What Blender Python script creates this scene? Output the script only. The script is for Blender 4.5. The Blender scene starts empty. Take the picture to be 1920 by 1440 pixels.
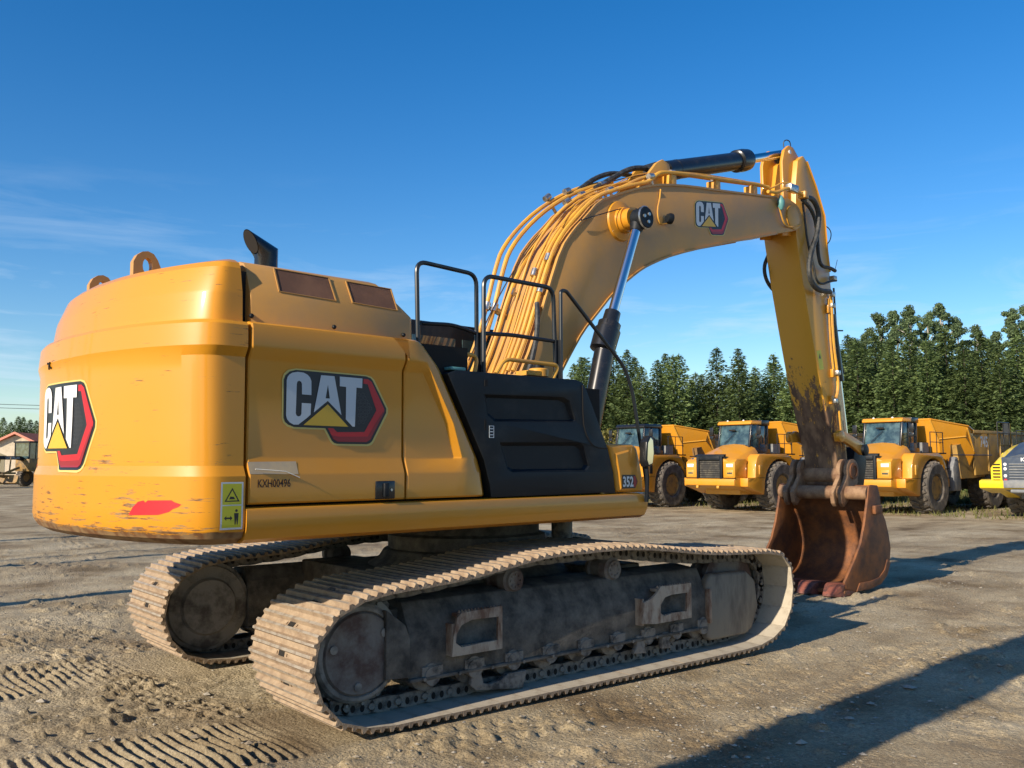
import bpy, bmesh, math, random
import numpy as np
from mathutils import Vector, Matrix
from mathutils.geometry import tessellate_polygon
sc = bpy.context.scene
COL = sc.collection
PI = math.pi
random.seed(7)
R = math.radians

# ------------------------------------------------------------ camera, sky, sun
CX, CY, CZ, YAW, PITCH, ROLL, FPX = -5.806, -6.857, 1.8055, .8191, .0859, -.0021, 1713.04
FW = Vector((math.cos(PITCH)*math.cos(YAW), math.cos(PITCH)*math.sin(YAW), math.sin(PITCH)))
_r = Vector((math.sin(YAW), -math.cos(YAW), 0)); _u = _r.cross(FW)
RT = _r*math.cos(ROLL) + _u*math.sin(ROLL); UP = -_r*math.sin(ROLL) + _u*math.cos(ROLL)
CAM = Vector((CX, CY, CZ))
cd = bpy.data.cameras.new('camera'); cam = bpy.data.objects.new('camera', cd); COL.objects.link(cam)
cam.matrix_world = Matrix(((RT.x, UP.x, -FW.x, CX), (RT.y, UP.y, -FW.y, CY), (RT.z, UP.z, -FW.z, CZ), (0, 0, 0, 1)))
cd.sensor_width = 36; cd.lens = FPX/1920*36; cd.clip_end = 3000; cd.clip_start = .1
sc.camera = cam

SUN_AZ, SUN_EL = R(181.8), R(26)
world = bpy.data.worlds.new("World"); sc.world = world; world.use_nodes = True
wn = world.node_tree; N = wn.nodes; L = wn.links
bg = N['Background']; bg.inputs[1].default_value = .115
sky = N.new('ShaderNodeTexSky'); sky.sky_type = 'NISHITA'; sky.sun_disc = False
sky.sun_elevation = SUN_EL; sky.sun_rotation = math.atan2(math.cos(SUN_AZ), math.sin(SUN_AZ))
sky.air_density = 1.0; sky.dust_density = .35; sky.ozone_density = 2.7
hs = N.new('ShaderNodeHueSaturation'); hs.inputs['Saturation'].default_value = 1.40; hs.inputs['Hue'].default_value = .506
tc = N.new('ShaderNodeTexCoord'); mp = N.new('ShaderNodeMapping'); mp.inputs['Scale'].default_value = (1.6, 1.6, 11)
mp.inputs['Rotation'].default_value = (.03, .05, .4)
nz = N.new('ShaderNodeTexNoise'); nz.inputs['Scale'].default_value = 2.3; nz.inputs['Detail'].default_value = 9; nz.inputs['Roughness'].default_value = .62
nz.inputs['Distortion'].default_value = .5
rp = N.new('ShaderNodeValToRGB'); rp.color_ramp.elements[0].position = .50; rp.color_ramp.elements[1].position = .74
sp = N.new('ShaderNodeSeparateXYZ'); rz = N.new('ShaderNodeValToRGB')
e = rz.color_ramp.elements; e[0].position = 0; e[0].color = (.75,)*3+(1,); e[1].position = .3; e[1].color = (.0,)*3+(1,)
m_ = e.new(.09); m_.color = (.85,)*3+(1,); m_ = e.new(.2); m_.color = (.30,)*3+(1,)
ml = N.new('ShaderNodeMath'); ml.operation = 'MULTIPLY'
mx = N.new('ShaderNodeMixRGB'); mx.inputs[2].default_value = (4.6, 5.6, 6.6, 1)
L.new(sky.outputs[0], hs.inputs['Color']); L.new(tc.outputs['Generated'], mp.inputs[0]); L.new(mp.outputs[0], nz.inputs['Vector'])
L.new(nz.outputs['Fac'], rp.inputs[0]); L.new(tc.outputs['Generated'], sp.inputs[0]); L.new(sp.outputs['Z'], rz.inputs[0])
L.new(rp.outputs[0], ml.inputs[0]); L.new(rz.outputs[0], ml.inputs[1]); L.new(ml.outputs[0], mx.inputs[0])
L.new(hs.outputs[0], mx.inputs[1]); L.new(mx.outputs[0], bg.inputs[0])

sd = bpy.data.lights.new('sun', 'SUN'); sun = bpy.data.objects.new('sun', sd); COL.objects.link(sun)
sd.energy = 5.0; sd.angle = R(.5); sd.color = (1, .87, .70)
svec = Vector((math.cos(SUN_AZ)*math.cos(SUN_EL), math.sin(SUN_AZ)*math.cos(SUN_EL), math.sin(SUN_EL)))
sun.rotation_euler = svec.to_track_quat('Z', 'Y').to_euler(); sun.location = (-20, 0, 30)
sc.view_settings.view_transform = 'Standard'; sc.view_settings.look = 'None'
sc.view_settings.exposure = .46; sc.view_settings.gamma = 1; sc.view_settings.use_curve_mapping = False
sc.cycles.max_bounces = 6; sc.cycles.diffuse_bounces = 3; sc.cycles.glossy_bounces = 3

# measured points: a pixel of the photograph seen on a known plane of the machine
def ray(px, py): return FW + RT*((px-960)/FPX) - UP*((py-720)/FPX)
def onplane(px, py, ax, v):
    d = ray(px, py); t = (v-CAM[ax])/d[ax]; return CAM+d*t
def SY(px, py, y): p = onplane(px, py, 1, y); return (p.x, p.z)
def SX(px, py, x): p = onplane(px, py, 0, x); return (p.y, p.z)
def GR(px, py, z=0): p = onplane(px, py, 2, z); return (p.x, p.y)
PHI = -.0602
def TL(px, py, yl):
    M = Matrix.Rotation(-PHI, 3, 'Z'); o = M@CAM; d = M@ray(px, py); t = (yl-o.y)/d.y; p = o+d*t
    return (p.x, p.z)
def toY(pts, y): return [SY(a, b, y) for a, b in pts]

# ------------------------------------------------------------ mesh helpers
class MB:
    def __init__(s): s.v = []; s.f = []; s.m = []
    def add(s, v, f, mi=0):
        o = len(s.v); s.v += [tuple(p) for p in v]; s.f += [tuple(i+o for i in q) for q in f]; s.m += [mi]*len(f); return s
    def box(s, x0, x1, y0, y1, z0, z1, mi=0, M=None):
        v = [Vector((x, y, z)) for z in (z0, z1) for y in (y0, y1) for x in (x0, x1)]
        if M is not None: v = [M@p for p in v]
        return s.add(v, [(0,2,3,1),(4,5,7,6),(0,1,5,4),(2,6,7,3),(0,4,6,2),(1,3,7,5)], mi)
    def cyl(s, p0, p1, r0, r1=None, n=16, mi=0, caps=True):
        return s.lathe([(r0, 0), (r0 if r1 is None else r1, (Vector(p1)-Vector(p0)).length)], p0, Vector(p1)-Vector(p0), n, mi, caps)
    def lathe(s, prof, p0, axis, n=20, mi=0, caps=True):
        a = Vector(axis).normalized(); q = a.to_track_quat('Z', 'Y'); p0 = Vector(p0); v = []; f = []
        for r, h in prof:
            for i in range(n):
                t = 2*PI*i/n; v.append(p0+q@Vector((r*math.cos(t), r*math.sin(t), h)))
        for k in range(len(prof)-1):
            for i in range(n):
                j = (i+1) % n; f.append((k*n+i, k*n+j, (k+1)*n+j, (k+1)*n+i))
        if caps: f.append(tuple(range(n))[::-1]); f.append(tuple(range((len(prof)-1)*n, len(prof)*n)))
        return s.add(v, f, mi)
    def tube(s, pts, r, n=8, mi=0, smooth=0):
        P = [Vector(p) for p in pts]
        for _ in range(smooth):
            Q = [P[0]]
            for a, b in zip(P[:-1], P[1:]): Q += [a*.75+b*.25, a*.25+b*.75]
            Q.append(P[-1]); P = Q
        v = []; f = []; up = Vector((0.01, .02, 1)); prev = None
        for i, p in enumerate(P):
            d = (P[min(i+1, len(P)-1)]-P[max(i-1, 0)]).normalized()
            if prev is None:
                a = d.cross(up); a = (a if a.length > .01 else d.cross(Vector((1, 0, 0)))).normalized()
            else: a = (prev-d*prev.dot(d)).normalized()
            prev = a; b = d.cross(a); rr = r if not hasattr(r, '__len__') else r[i]
            for k in range(n):
                t = 2*PI*k/n; v.append(p+a*rr*math.cos(t)+b*rr*math.sin(t))
        for i in range(len(P)-1):
            for k in range(n):
                j = (k+1) % n; f.append((i*n+k, i*n+j, (i+1)*n+j, (i+1)*n+k))
        f.append(tuple(range(n))[::-1]); f.append(tuple(range((len(P)-1)*n, len(P)*n)))
        return s.add(v, f, mi)
    def prism(s, poly, c0, c1, mi=0, holes=(), fn=None):
        # polygon in two coordinates, extruded along the third; fn(a, b, c) -> point
        fn = fn or (lambda a, b, c: (a, c, b))
        loops = [list(poly)]+[list(h) for h in holes]
        tri = tessellate_polygon([[Vector((a, b, 0)) for a, b in l] for l in loops])
        flat = [p for l in loops for p in l]; n = len(flat)
        v = [fn(a, b, c0) for a, b in flat]+[fn(a, b, c1) for a, b in flat]
        f = [tuple(t) for t in tri]+[tuple(i+n for i in t)[::-1] for t in tri]
        if not holes: f = [tuple(range(n)), tuple(range(n, 2*n))[::-1]]
        o = 0
        for l in loops:
            for i in range(len(l)):
                j = (i+1) % len(l); f.append((o+i, o+j, o+j+n, o+i+n))
            o += len(l)
        return s.add(v, f, mi)
    def build(s, name, mats, parent=None, bevel=0, ang=35, seg=2, flat=False):
        me = bpy.data.meshes.new(name); me.from_pydata(s.v, [], s.f)
        if not isinstance(mats, (list, tuple)): mats = [mats]
        for m in mats: me.materials.append(m)
        me.polygons.foreach_set('material_index', s.m)
        bm = bmesh.new(); bm.from_mesh(me); bmesh.ops.recalc_face_normals(bm, faces=bm.faces)
        if bevel:
            ed = [e for e in bm.edges if len(e.link_faces) == 2 and e.calc_face_angle(0) > .5]
            try: bmesh.ops.bevel(bm, geom=ed, offset=bevel, segments=seg, affect='EDGES', clamp_overlap=True, profile=.5)
            except Exception: pass
        bm.to_mesh(me); bm.free()
        if not flat:
            me.polygons.foreach_set('use_smooth', [True]*len(me.polygons))
            try: me.set_sharp_from_angle(angle=R(ang))
            except Exception: pass
        o = bpy.data.objects.new(name, me); COL.objects.link(o)
        if parent is not None: o.parent = parent
        return o
def tag(o, label=None, cat=None, group=None, kind=None):
    for k, v in (('label', label), ('category', cat), ('group', group), ('kind', kind)):
        if v: o[k] = v
    return o
def empty(name, loc=(0, 0, 0), rz=0, parent=None):
    o = bpy.data.objects.new(name, None); COL.objects.link(o); o.location = loc; o.rotation_euler = (0, 0, rz); o.parent = parent; o.empty_display_size = .3
    return o
def copy_tree(o, parent=None, skip=()):
    c = o.copy(); COL.objects.link(c); c.parent = parent
    for ch in list(o.children):
        if ch.name.split('.')[0] not in skip: copy_tree(ch, c, skip)
    return c
def link_copy(o, parent, loc=None, rot=None):
    c = o.copy(); COL.objects.link(c); c.parent = parent
    if loc is not None: c.location = loc
    if rot is not None: c.rotation_euler = rot
    return c

# ------------------------------------------------------------ materials
def mat(name, col, rough=.5, metal=0, col2=None, nscale=4, nlo=.45, nhi=.62, bump=0, bscale=60, coat=0, spec=.5, stretch=None, rough2=None, detail=6):
    m = bpy.data.materials.new(name); m.use_nodes = True; nt = m.node_tree; n = nt.nodes; l = nt.links
    b = n['Principled BSDF']; b.inputs['Base Color'].default_value = (*col, 1); b.inputs['Roughness'].default_value = rough
    b.inputs['Metallic'].default_value = metal; b.inputs['Specular IOR Level'].default_value = spec
    b.inputs['Coat Weight'].default_value = coat; b.inputs['Coat Roughness'].default_value = .07
    t = n.new('ShaderNodeTexCoord'); mpn = n.new('ShaderNodeMapping'); l.new(t.outputs['Object'], mpn.inputs[0])
    if stretch: mpn.inputs['Scale'].default_value = stretch
    if col2:
        z = n.new('ShaderNodeTexNoise'); z.inputs['Scale'].default_value = nscale; z.inputs['Detail'].default_value = detail; z.inputs['Roughness'].default_value = .65
        r = n.new('ShaderNodeValToRGB'); r.color_ramp.elements[0].position = nlo; r.color_ramp.elements[1].position = nhi
        r.color_ramp.elements[0].color = (*col, 1); r.color_ramp.elements[1].color = (*col2, 1)
        l.new(mpn.outputs[0], z.inputs['Vector']); l.new(z.outputs['Fac'], r.inputs[0]); l.new(r.outputs[0], b.inputs['Base Color'])
        if rough2 is not None:
            q = n.new('ShaderNodeMapRange'); q.inputs[1].default_value = nlo; q.inputs[2].default_value = nhi
            q.inputs[3].default_value = rough; q.inputs[4].default_value = rough2; l.new(z.outputs['Fac'], q.inputs[0]); l.new(q.outputs[0], b.inputs['Roughness'])
    if bump:
        z2 = n.new('ShaderNodeTexNoise'); z2.inputs['Scale'].default_value = bscale; z2.inputs['Detail'].default_value = 4
        bp = n.new('ShaderNodeBump'); bp.inputs['Strength'].default_value = bump; bp.inputs['Distance'].default_value = .01
        l.new(t.outputs['Object'], z2.inputs['Vector']); l.new(z2.outputs['Fac'], bp.inputs['Height']); l.new(bp.outputs[0], b.inputs['Normal'])
    return m
Y1 = (.62, .262, .013)
M = {}
M['yellow'] = mat('yellow_paint', Y1, .42, spec=.4, col2=(.60, .27, .03), nscale=2.6, nlo=.4, nhi=.75, coat=.4, rough2=.55, stretch=(1, 1, .35), bump=.05, bscale=9, detail=10)
M['boom'] = mat('dusty_boom_paint', (.52, .265, .060), .5, col2=(.38, .225, .09), nscale=2.2, nlo=.4, nhi=.8, coat=.1)
M['yellow_dull'] = mat('dull_yellow_paint', (.60, .30, .035), .45, col2=(.50, .28, .07), nscale=3, nlo=.45, nhi=.8, coat=.1)
M['yellow_pipe'] = mat('pipe_yellow', (.66, .34, .04), .42, col2=(.52, .26, .06), nscale=5)
M['black'] = mat('black_panel', (.006, .009, .013), .5, spec=.25, col2=(.03, .03, .03), nscale=3, nlo=.5, nhi=.8, bump=.15, bscale=300)
M['black_gloss'] = mat('black_gloss', (.012, .013, .015), .25, col2=(.04, .035, .03), nscale=6, nlo=.55, nhi=.8)
M['gap'] = mat('dark_inside', (.01, .008, .006), .9)
M['rail'] = mat('rail_black', (.012, .015, .018), .35, col2=(.05, .055, .05), nscale=14, nlo=.6, nhi=.72)
M['hose'] = mat('rubber_hose', (.02, .022, .022), .55, col2=(.06, .06, .055), nscale=20, bump=.4, bscale=150)
M['chrome'] = mat('chrome_rod', (.62, .64, .66), .18, 1)
M['zinc'] = mat('zinc_metal', (.55, .55, .53), .38, .9, col2=(.3, .28, .25), nscale=30)
M['frame'] = mat('dirty_track_frame', (.050, .047, .042), .85, col2=(.20, .178, .145), nscale=7, nlo=.36, nhi=.74, spec=.3, bump=.5, bscale=70, detail=12)
M['shoe'] = mat('sandy_steel_shoe', (.36, .268, .175), .85, col2=(.20, .135, .085), nscale=11, nlo=.40, nhi=.70, bump=.5, bscale=90, detail=9)
M['rib'] = mat('worn_grouser', (.33, .285, .225), .55, .15, col2=(.22, .17, .125), nscale=14, bump=.3)
M['shoe_in'] = mat('worn_shoe_inside', (.43, .38, .29), .75, col2=(.33, .28, .205), nscale=8, bump=.2, bscale=60)
M['link'] = mat('dusty_chain', (.22, .195, .16), .8, col2=(.05, .045, .04), nscale=9, bump=.5, bscale=80)
M['hub_rim'] = mat('dusty_hub_rim', (.28, .26, .225), .75, col2=(.10, .09, .08), nscale=5, bump=.3)
M['hub'] = mat('rusty_hub', (.19, .172, .15), .75, col2=(.085, .052, .042), nscale=3.2, nlo=.42, nhi=.58, bump=.4, bscale=40, detail=10)
M['step'] = mat('worn_step_steel', (.42, .34, .25), .7, col2=(.16, .08, .045), nscale=9, nlo=.42, nhi=.62, stretch=(1, 1, .4), bump=.3)
M['rust'] = mat('rusty_steel', (.245, .088, .023), .72, col2=(.10, .042, .020), nscale=4.5, nlo=.38, nhi=.62, bump=.45, bscale=50, detail=10)
M['rust_tube'] = mat('muddy_steel', (.30, .18, .095), .75, col2=(.15, .075, .038), nscale=7, nlo=.4, nhi=.65, bump=.4, bscale=50)
M['tooth'] = mat('bucket_tooth_steel', (.24, .075, .045), .6, col2=(.06, .03, .022), nscale=9, bump=.3)
M['glass'] = mat('dark_glass', (.02, .04, .045), .05, 0, spec=.9, col2=(.09, .15, .15), nscale=2.5, nlo=.4, nhi=.7, detail=3)
M['tyre'] = mat('dusty_tyre', (.075, .065, .055), .85, col2=(.15, .13, .105), nscale=5, bump=.5, bscale=50)
M['rim'] = mat('dusty_rim', (.36, .21, .06), .6, col2=(.18, .12, .06), nscale=6)
M['white'] = mat('white_print', (.72, .73, .72), .4)
M['silver'] = mat('silver_print', (.52, .57, .60), .4)
M['cream'] = mat('cream_print', (.85, .80, .66), .45)
M['gold'] = mat('gold_print', (.66, .40, .03), .4)
M['red'] = mat('red_print', (.52, .012, .02), .4)
M['red_dark'] = mat('dark_red_print', (.27, .012, .02), .4)
M['logo_black'] = mat('black_print', (.014, .014, .018), .4)
M['logo_grey'] = mat('grey_print', (.075, .075, .08), .4)
M['decal_edge'] = mat('pale_decal_edge', (.62, .50, .14), .45)
M['decal_yellow'] = mat('lemon_print', (.62, .58, .03), .45)
M['sticker'] = mat('translucent_sticker', (.42, .33, .22), .6, col2=(.5, .38, .22), nscale=8)
M['text_brown'] = mat('brown_print', (.05, .02, .012), .6)
M['lamp'] = mat('lamp_lens', (.75, .75, .72), .15)
M['mesh_brown'] = mat('brown_mesh', (.13, .06, .035), .8, col2=(.19, .09, .05), nscale=3, bump=.8, bscale=400)
M['bright_yellow'] = mat('lemon_yellow_paint', (.80, .58, .015), .35, coat=.3)
M['navy'] = mat('charcoal_paint', (.045, .06, .085), .4, col2=(.07, .085, .10), nscale=3)
M['grey'] = mat('grey_plastic', (.16, .17, .18), .55, col2=(.23, .23, .22), nscale=4)
M['brown_body'] = mat('weathered_body', (.30, .17, .05), .7, col2=(.13, .08, .045), nscale=1.6, nlo=.38, nhi=.62, detail=9)
M['tan_body'] = mat('dusty_yellow_body', (.40, .24, .055), .65, col2=(.22, .14, .055), nscale=1.8, nlo=.4, nhi=.65, detail=9)
M['teal'] = mat('teal_cap', (.10, .28, .27), .5)
# scuffed counterweight paint: scrapes concentrated low on the casting
def scuffed():
    m = mat('scuffed_yellow_paint', Y1, .4, coat=.4, spec=.35); nt = m.node_tree; n = nt.nodes; l = nt.links; b = n['Principled BSDF']
    t = n.new('ShaderNodeTexCoord'); mp1 = n.new('ShaderNodeMapping'); mp1.inputs['Scale'].default_value = (2.2, 2.2, 26)
    z = n.new('ShaderNodeTexNoise'); z.inputs['Scale'].default_value = 1.7; z.inputs['Detail'].default_value = 10; z.inputs['Roughness'].default_value = .72
    z2 = n.new('ShaderNodeTexNoise'); z2.inputs['Scale'].default_value = 1.7; z2.inputs['Detail'].default_value = 3
    s = n.new('ShaderNodeSeparateXYZ'); l.new(t.outputs['Object'], s.inputs[0]); l.new(t.outputs['Object'], mp1.inputs[0])
    l.new(mp1.outputs[0], z.inputs['Vector']); l.new(t.outputs['Object'], z2.inputs['Vector'])
    r = n.new('ShaderNodeValToRGB'); e = r.color_ramp.elements  # threshold offset by height
    mr = n.new('ShaderNodeMapRange'); mr.inputs[1].default_value = 1.32; mr.inputs[2].default_value = 2.0; mr.inputs[3].default_value = 0; mr.inputs[4].default_value = 1
    l.new(s.outputs['Z'], mr.inputs[0]); l.new(mr.outputs[0], r.inputs[0])
    e[0].position = 0; e[0].color = (.42,)*3+(1,); e[1].position = .13; e[1].color = (.10,)*3+(1,)
    q = e.new(.36); q.color = (.045,)*3+(1,); q = e.new(.60); q.color = (.0,)*3+(1,); q = e.new(.72); q.color = (.06,)*3+(1,); q = e.new(.86); q.color = (0, 0, 0, 1)
    a = n.new('ShaderNodeMath'); a.operation = 'ADD'; l.new(z.outputs['Fac'], a.inputs[0]); l.new(r.outputs[0], a.inputs[1])
    a2 = n.new('ShaderNodeMath'); a2.operation = 'MULTIPLY_ADD'; a2.inputs[1].default_value = .35; l.new(z2.outputs['Fac'], a2.inputs[0]); l.new(a.outputs[0], a2.inputs[2])
    r2 = n.new('ShaderNodeValToRGB'); r2.color_ramp.elements[0].position = .815; r2.color_ramp.elements[1].position = .835
    l.new(a2.outputs[0], r2.inputs[0])
    z3 = n.new('ShaderNodeTexNoise'); z3.inputs['Scale'].default_value = 11; r3 = n.new('ShaderNodeValToRGB'); l.new(t.outputs['Object'], z3.inputs['Vector']); l.new(z3.outputs['Fac'], r3.inputs[0])
    r3.color_ramp.elements[0].color = (.16, .075, .03, 1); r3.color_ramp.elements[1].color = (.27, .17, .08, 1); r3.color_ramp.elements[0].position = .4; r3.color_ramp.elements[1].position = .6
    mx = n.new('ShaderNodeMixRGB'); mx.inputs[1].default_value = (*Y1, 1); l.new(r2.outputs[0], mx.inputs[0]); l.new(r3.outputs[0], mx.inputs[2]); l.new(mx.outputs[0], b.inputs['Base Color'])
    ro = n.new('ShaderNodeMapRange'); ro.inputs[3].default_value = .40; ro.inputs[4].default_value = .75; l.new(r2.outputs[0], ro.inputs[0]); l.new(ro.outputs[0], b.inputs['Roughness'])
    ct = n.new('ShaderNodeMapRange'); ct.inputs[3].default_value = .4; ct.inputs[4].default_value = 0; l.new(r2.outputs[0], ct.inputs[0]); l.new(ct.outputs[0], b.inputs['Coat Weight'])
    return m
M['scuffed'] = scuffed()
# stick paint: mud and bare steel caked on towards the bucket end (z below about 3)
def caked():
    m = mat('mud_caked_paint', (.62, .31, .03), .4, coat=.15); nt = m.node_tree; n = nt.nodes; l = nt.links; b = n['Principled BSDF']
    t = n.new('ShaderNodeTexCoord'); z = n.new('ShaderNodeTexNoise'); z.inputs['Scale'].default_value = 5.5; z.inputs['Detail'].default_value = 12; z.inputs['Roughness'].default_value = .78
    s = n.new('ShaderNodeSeparateXYZ'); l.new(t.outputs['Object'], s.inputs[0])
    mp1 = n.new('ShaderNodeMapping'); mp1.inputs['Scale'].default_value = (1.8, 1.8, .7); l.new(t.outputs['Object'], mp1.inputs[0]); l.new(mp1.outputs[0], z.inputs['Vector'])
    mr = n.new('ShaderNodeMapRange'); mr.inputs[1].default_value = 2.3; mr.inputs[2].default_value = 3.7; mr.inputs[3].default_value = .16; mr.inputs[4].default_value = -.15
    l.new(s.outputs['Z'], mr.inputs[0])
    # the face towards the cab is dirtier than the sides
    mr2 = n.new('ShaderNodeMapRange'); mr2.inputs[1].default_value = -.27; mr2.inputs[2].default_value = -.24; mr2.inputs[3].default_value = -.10; mr2.inputs[4].default_value = 0
    l.new(s.outputs['Y'], mr2.inputs[0])
    a = n.new('ShaderNodeMath'); l.new(z.outputs['Fac'], a.inputs[0]); l.new(mr.outputs[0], a.inputs[1])
    a3 = n.new('ShaderNodeMath'); l.new(a.outputs[0], a3.inputs[0]); l.new(mr2.outputs[0], a3.inputs[1])
    r2 = n.new('ShaderNodeValToRGB'); r2.color_ramp.elements[0].position = .53; r2.color_ramp.elements[1].position = .56; l.new(a3.outputs[0], r2.inputs[0])
    mx = n.new('ShaderNodeMixRGB'); mx.inputs[1].default_value = (.62, .31, .03, 1); 
    z4 = n.new('ShaderNodeTexNoise'); z4.inputs['Scale'].default_value = 4; z4.inputs['Detail'].default_value = 8; r4 = n.new('ShaderNodeValToRGB'); l.new(mp1.outputs[0], z4.inputs['Vector']); l.new(z4.outputs['Fac'], r4.inputs[0])
    r4.color_ramp.elements[0].color = (.095, .052, .030, 1); r4.color_ramp.elements[1].color = (.27, .165, .09, 1); r4.color_ramp.elements[0].position = .42; r4.color_ramp.elements[1].position = .68; l.new(r4.outputs[0], mx.inputs[2])
    l.new(r2.outputs[0], mx.inputs[0]); l.new(mx.outputs[0], b.inputs['Base Color'])
    ro = n.new('ShaderNodeMapRange'); ro.inputs[3].default_value = .38; ro.inputs[4].default_value = .8; l.new(r2.outputs[0], ro.inputs[0]); l.new(ro.outputs[0], b.inputs['Roughness'])
    return m
M['caked'] = caked()

# ------------------------------------------------------------ lettering and decals
def text_tris(s, height, squeeze=1.0, bold=0):
    cu = bpy.data.curves.new('lettering', 'FONT'); cu.body = s; cu.align_x = 'CENTER'; cu.offset = bold; cu.resolution_u = 3
    o = bpy.data.objects.new('lettering', cu); COL.objects.link(o)
    dg = bpy.context.evaluated_depsgraph_get(); me = bpy.data.meshes.new_from_object(o.evaluated_get(dg))
    v = [(p.co.x, p.co.y) for p in me.vertices]; f = [tuple(p.vertices) for p in me.polygons]
    bpy.data.objects.remove(o); bpy.data.curves.remove(cu); bpy.data.meshes.remove(me)
    ys = [b for a, b in v]; h = max(ys)-min(ys); k = height/h; y0 = (max(ys)+min(ys))/2
    return [(a*k*squeeze, (b-y0)*k) for a, b in v], f
def decal_text(name, s, height, fn, m, parent, squeeze=1, bold=0):
    v, f = text_tris(s, height, squeeze, bold); mb = MB(); mb.add([fn(a, b) for a, b in v], f)
    return mb.build(name, m, parent, flat=True)
def flatpoly(mb, poly, fn, mi, cuts=0, holes=()):
    loops = [list(poly)]+[list(h) for h in holes]
    tri = tessellate_polygon([[Vector((a, b, 0)) for a, b in l] for l in loops]); flat = [p for l in loops for p in l]
    v = list(flat); f = [tuple(t) for t in tri]
    for _ in range(cuts):                                   # split each triangle so that the print follows a curved face
        nf = []; mid = {}
        def md(i, j):
            k = (min(i, j), max(i, j))
            if k not in mid: mid[k] = len(v); v.append(((v[i][0]+v[j][0])/2, (v[i][1]+v[j][1])/2))
            return mid[k]
        for a, b, c in f:
            ab, bc, ca = md(a, b), md(b, c), md(c, a); nf += [(a, ab, ca), (ab, b, bc), (ca, bc, c), (ab, bc, ca)]
        f = nf
    mb.add([fn(a, b) for a, b in v], f, mi)
def _lg(pts):
    out = []
    for a, b in pts:
        x, z = SY(500+a*.125, 680+b*.125, -1.5); out.append((x, z))
    return out
LC = _lg([(1010, 680)])[0]
LOGO = {k: [(x-LC[0], z-LC[1]) for x, z in _lg(p)] for k, p in dict(
    edge=[(222,250),(245,170),(310,110),(430,88),(1480,188),(1560,212),(1605,260),(1810,690),(1805,770),(1590,1200),(1560,1235),(1500,1254),(1030,1242),(980,1225),(945,1190),(850,1005),(400,992),(290,955),(235,900),(215,830)],
    black=[(245,255),(270,190),(335,132),(430,110),(1480,207),(1550,235),(1582,275),(1783,690),(1780,755),(1568,1180),(1535,1210),(1490,1224),(1040,1218),(1000,1205),(965,1170),(868,984),(400,966),(310,930),(262,890),(240,830)],
    red=[(1440,245),(1505,250),(1562,292),(1752,700),(1746,750),(1538,1155),(1482,1192),(1050,1186),(988,1145),(905,982),(985,985),(1042,1042),(1452,1040),(1632,718),(1502,325),(1440,316)],
    redlow=[(1060,1112),(1500,1110),(1730,735),(1746,750),(1538,1155),(1482,1192),(1050,1186),(988,1145),(960,1090)],
    C=[(285,260),(298,215),(325,180),(370,152),(450,140),(540,152),(600,185),(635,225),(655,280),(655,488),(513,476),(512,320),(500,288),(470,272),(445,285),(436,320),(420,760),(432,795),(460,808),(490,798),(505,765),(510,605),(650,615),(642,780),(600,820),(460,930),(390,930),(330,898),(290,850),(275,790)],
    A=[(800,190),(1000,205),(1105,788),(900,575),(690,748)], Ah=[(903,330),(930,540),(868,535)],
    T=[(1080,210),(1420,240),(1416,385),(1330,376),(1306,962),(1270,960),(1170,850),(1175,365),(1080,355)],
    tri=[(900,625),(1208,962),(535,936)]).items()}
def logo(parent, fn, cuts, s=1, silver='silver'):
    # fn(u, v, layer) puts a point of the print on its surface; layers lie 3 mm apart
    mb = MB(); P = lambda k: [(a*s, b*s) for a, b in LOGO[k]]
    f = lambda lay: (lambda a, b: fn(a, b, lay))
    flatpoly(mb, P('edge'), f(1), 0, cuts); flatpoly(mb, P('black'), f(2), 1, cuts); flatpoly(mb, P('red'), f(3), 2, cuts); flatpoly(mb, P('redlow'), f(4), 3, cuts)
    for k in range(9):
        for j in range(4):
            cx, cz = _lg([(1375+j*56+(28 if k % 2 else 0), 480+k*52)])[0]
            if 1375+j*56+(28 if k % 2 else 0) > 1560-abs(k*52+480-720)*.45: continue
            cx -= LC[0]; cz -= LC[1]; r1, r2 = .0135, .0105
            h = lambda r: [((cx+r*math.sin(PI/3*i))*s, (cz+r*math.cos(PI/3*i))*s) for i in range(6)]
            flatpoly(mb, h(r1), f(3), 4, 0, [h(r2)])
    for k in ('C', 'T'): flatpoly(mb, P(k), f(5), 5, cuts)
    flatpoly(mb, P('A'), f(5), 5, cuts, [P('Ah')]); flatpoly(mb, P('tri'), f(5), 6, cuts)
    return mb.build('maker_logo', [M['decal_edge'], M['logo_black'], M['red'], M['red_dark'], M['logo_grey'], M[silver], M['gold']], parent, flat=True)
# ============================================================ EXCAVATOR (world origin = swing centre, nose towards +x)
exc = tag(empty('excavator'), 'large yellow crawler excavator in the foreground with black handrails and rusty bucket on the ground', 'excavator')
def xp(pts, y): return toY(pts, y)

# --- counterweight
CWX0 = -3.115
CWL = [(1.300, 1.40, .17), (1.312, 1.45, .10), (1.345, 1.515, .04), (1.39, 1.542, .01), (1.43, 1.548, 0), (1.725, 1.548, 0), (1.79, 1.514, .022), (2.10, 1.510, .022), (2.475, 1.506, .016),
       (2.535, 1.543, .0), (2.675, 1.538, .012), (2.698, 1.52, .03), (2.702, 1.462, .088), (2.72, 1.457, .095), (2.88, 1.45, .12), (2.90, 1.448, .125), (3.06, 1.415, .19), (3.10, 1.39, .235), (3.128, 1.33, .33), (3.14, 1.22, .46)]
def cw_par(z):
    if z <= CWL[0][0]: return CWL[0][1:]
    for (z0, w0, d0), (z1, w1, d1) in zip(CWL[:-1], CWL[1:]):
        if z <= z1: t = (z-z0)/(z1-z0); return (w0+(w1-w0)*t, d0+(d1-d0)*t)
    return CWL[-1][1:]
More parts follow.
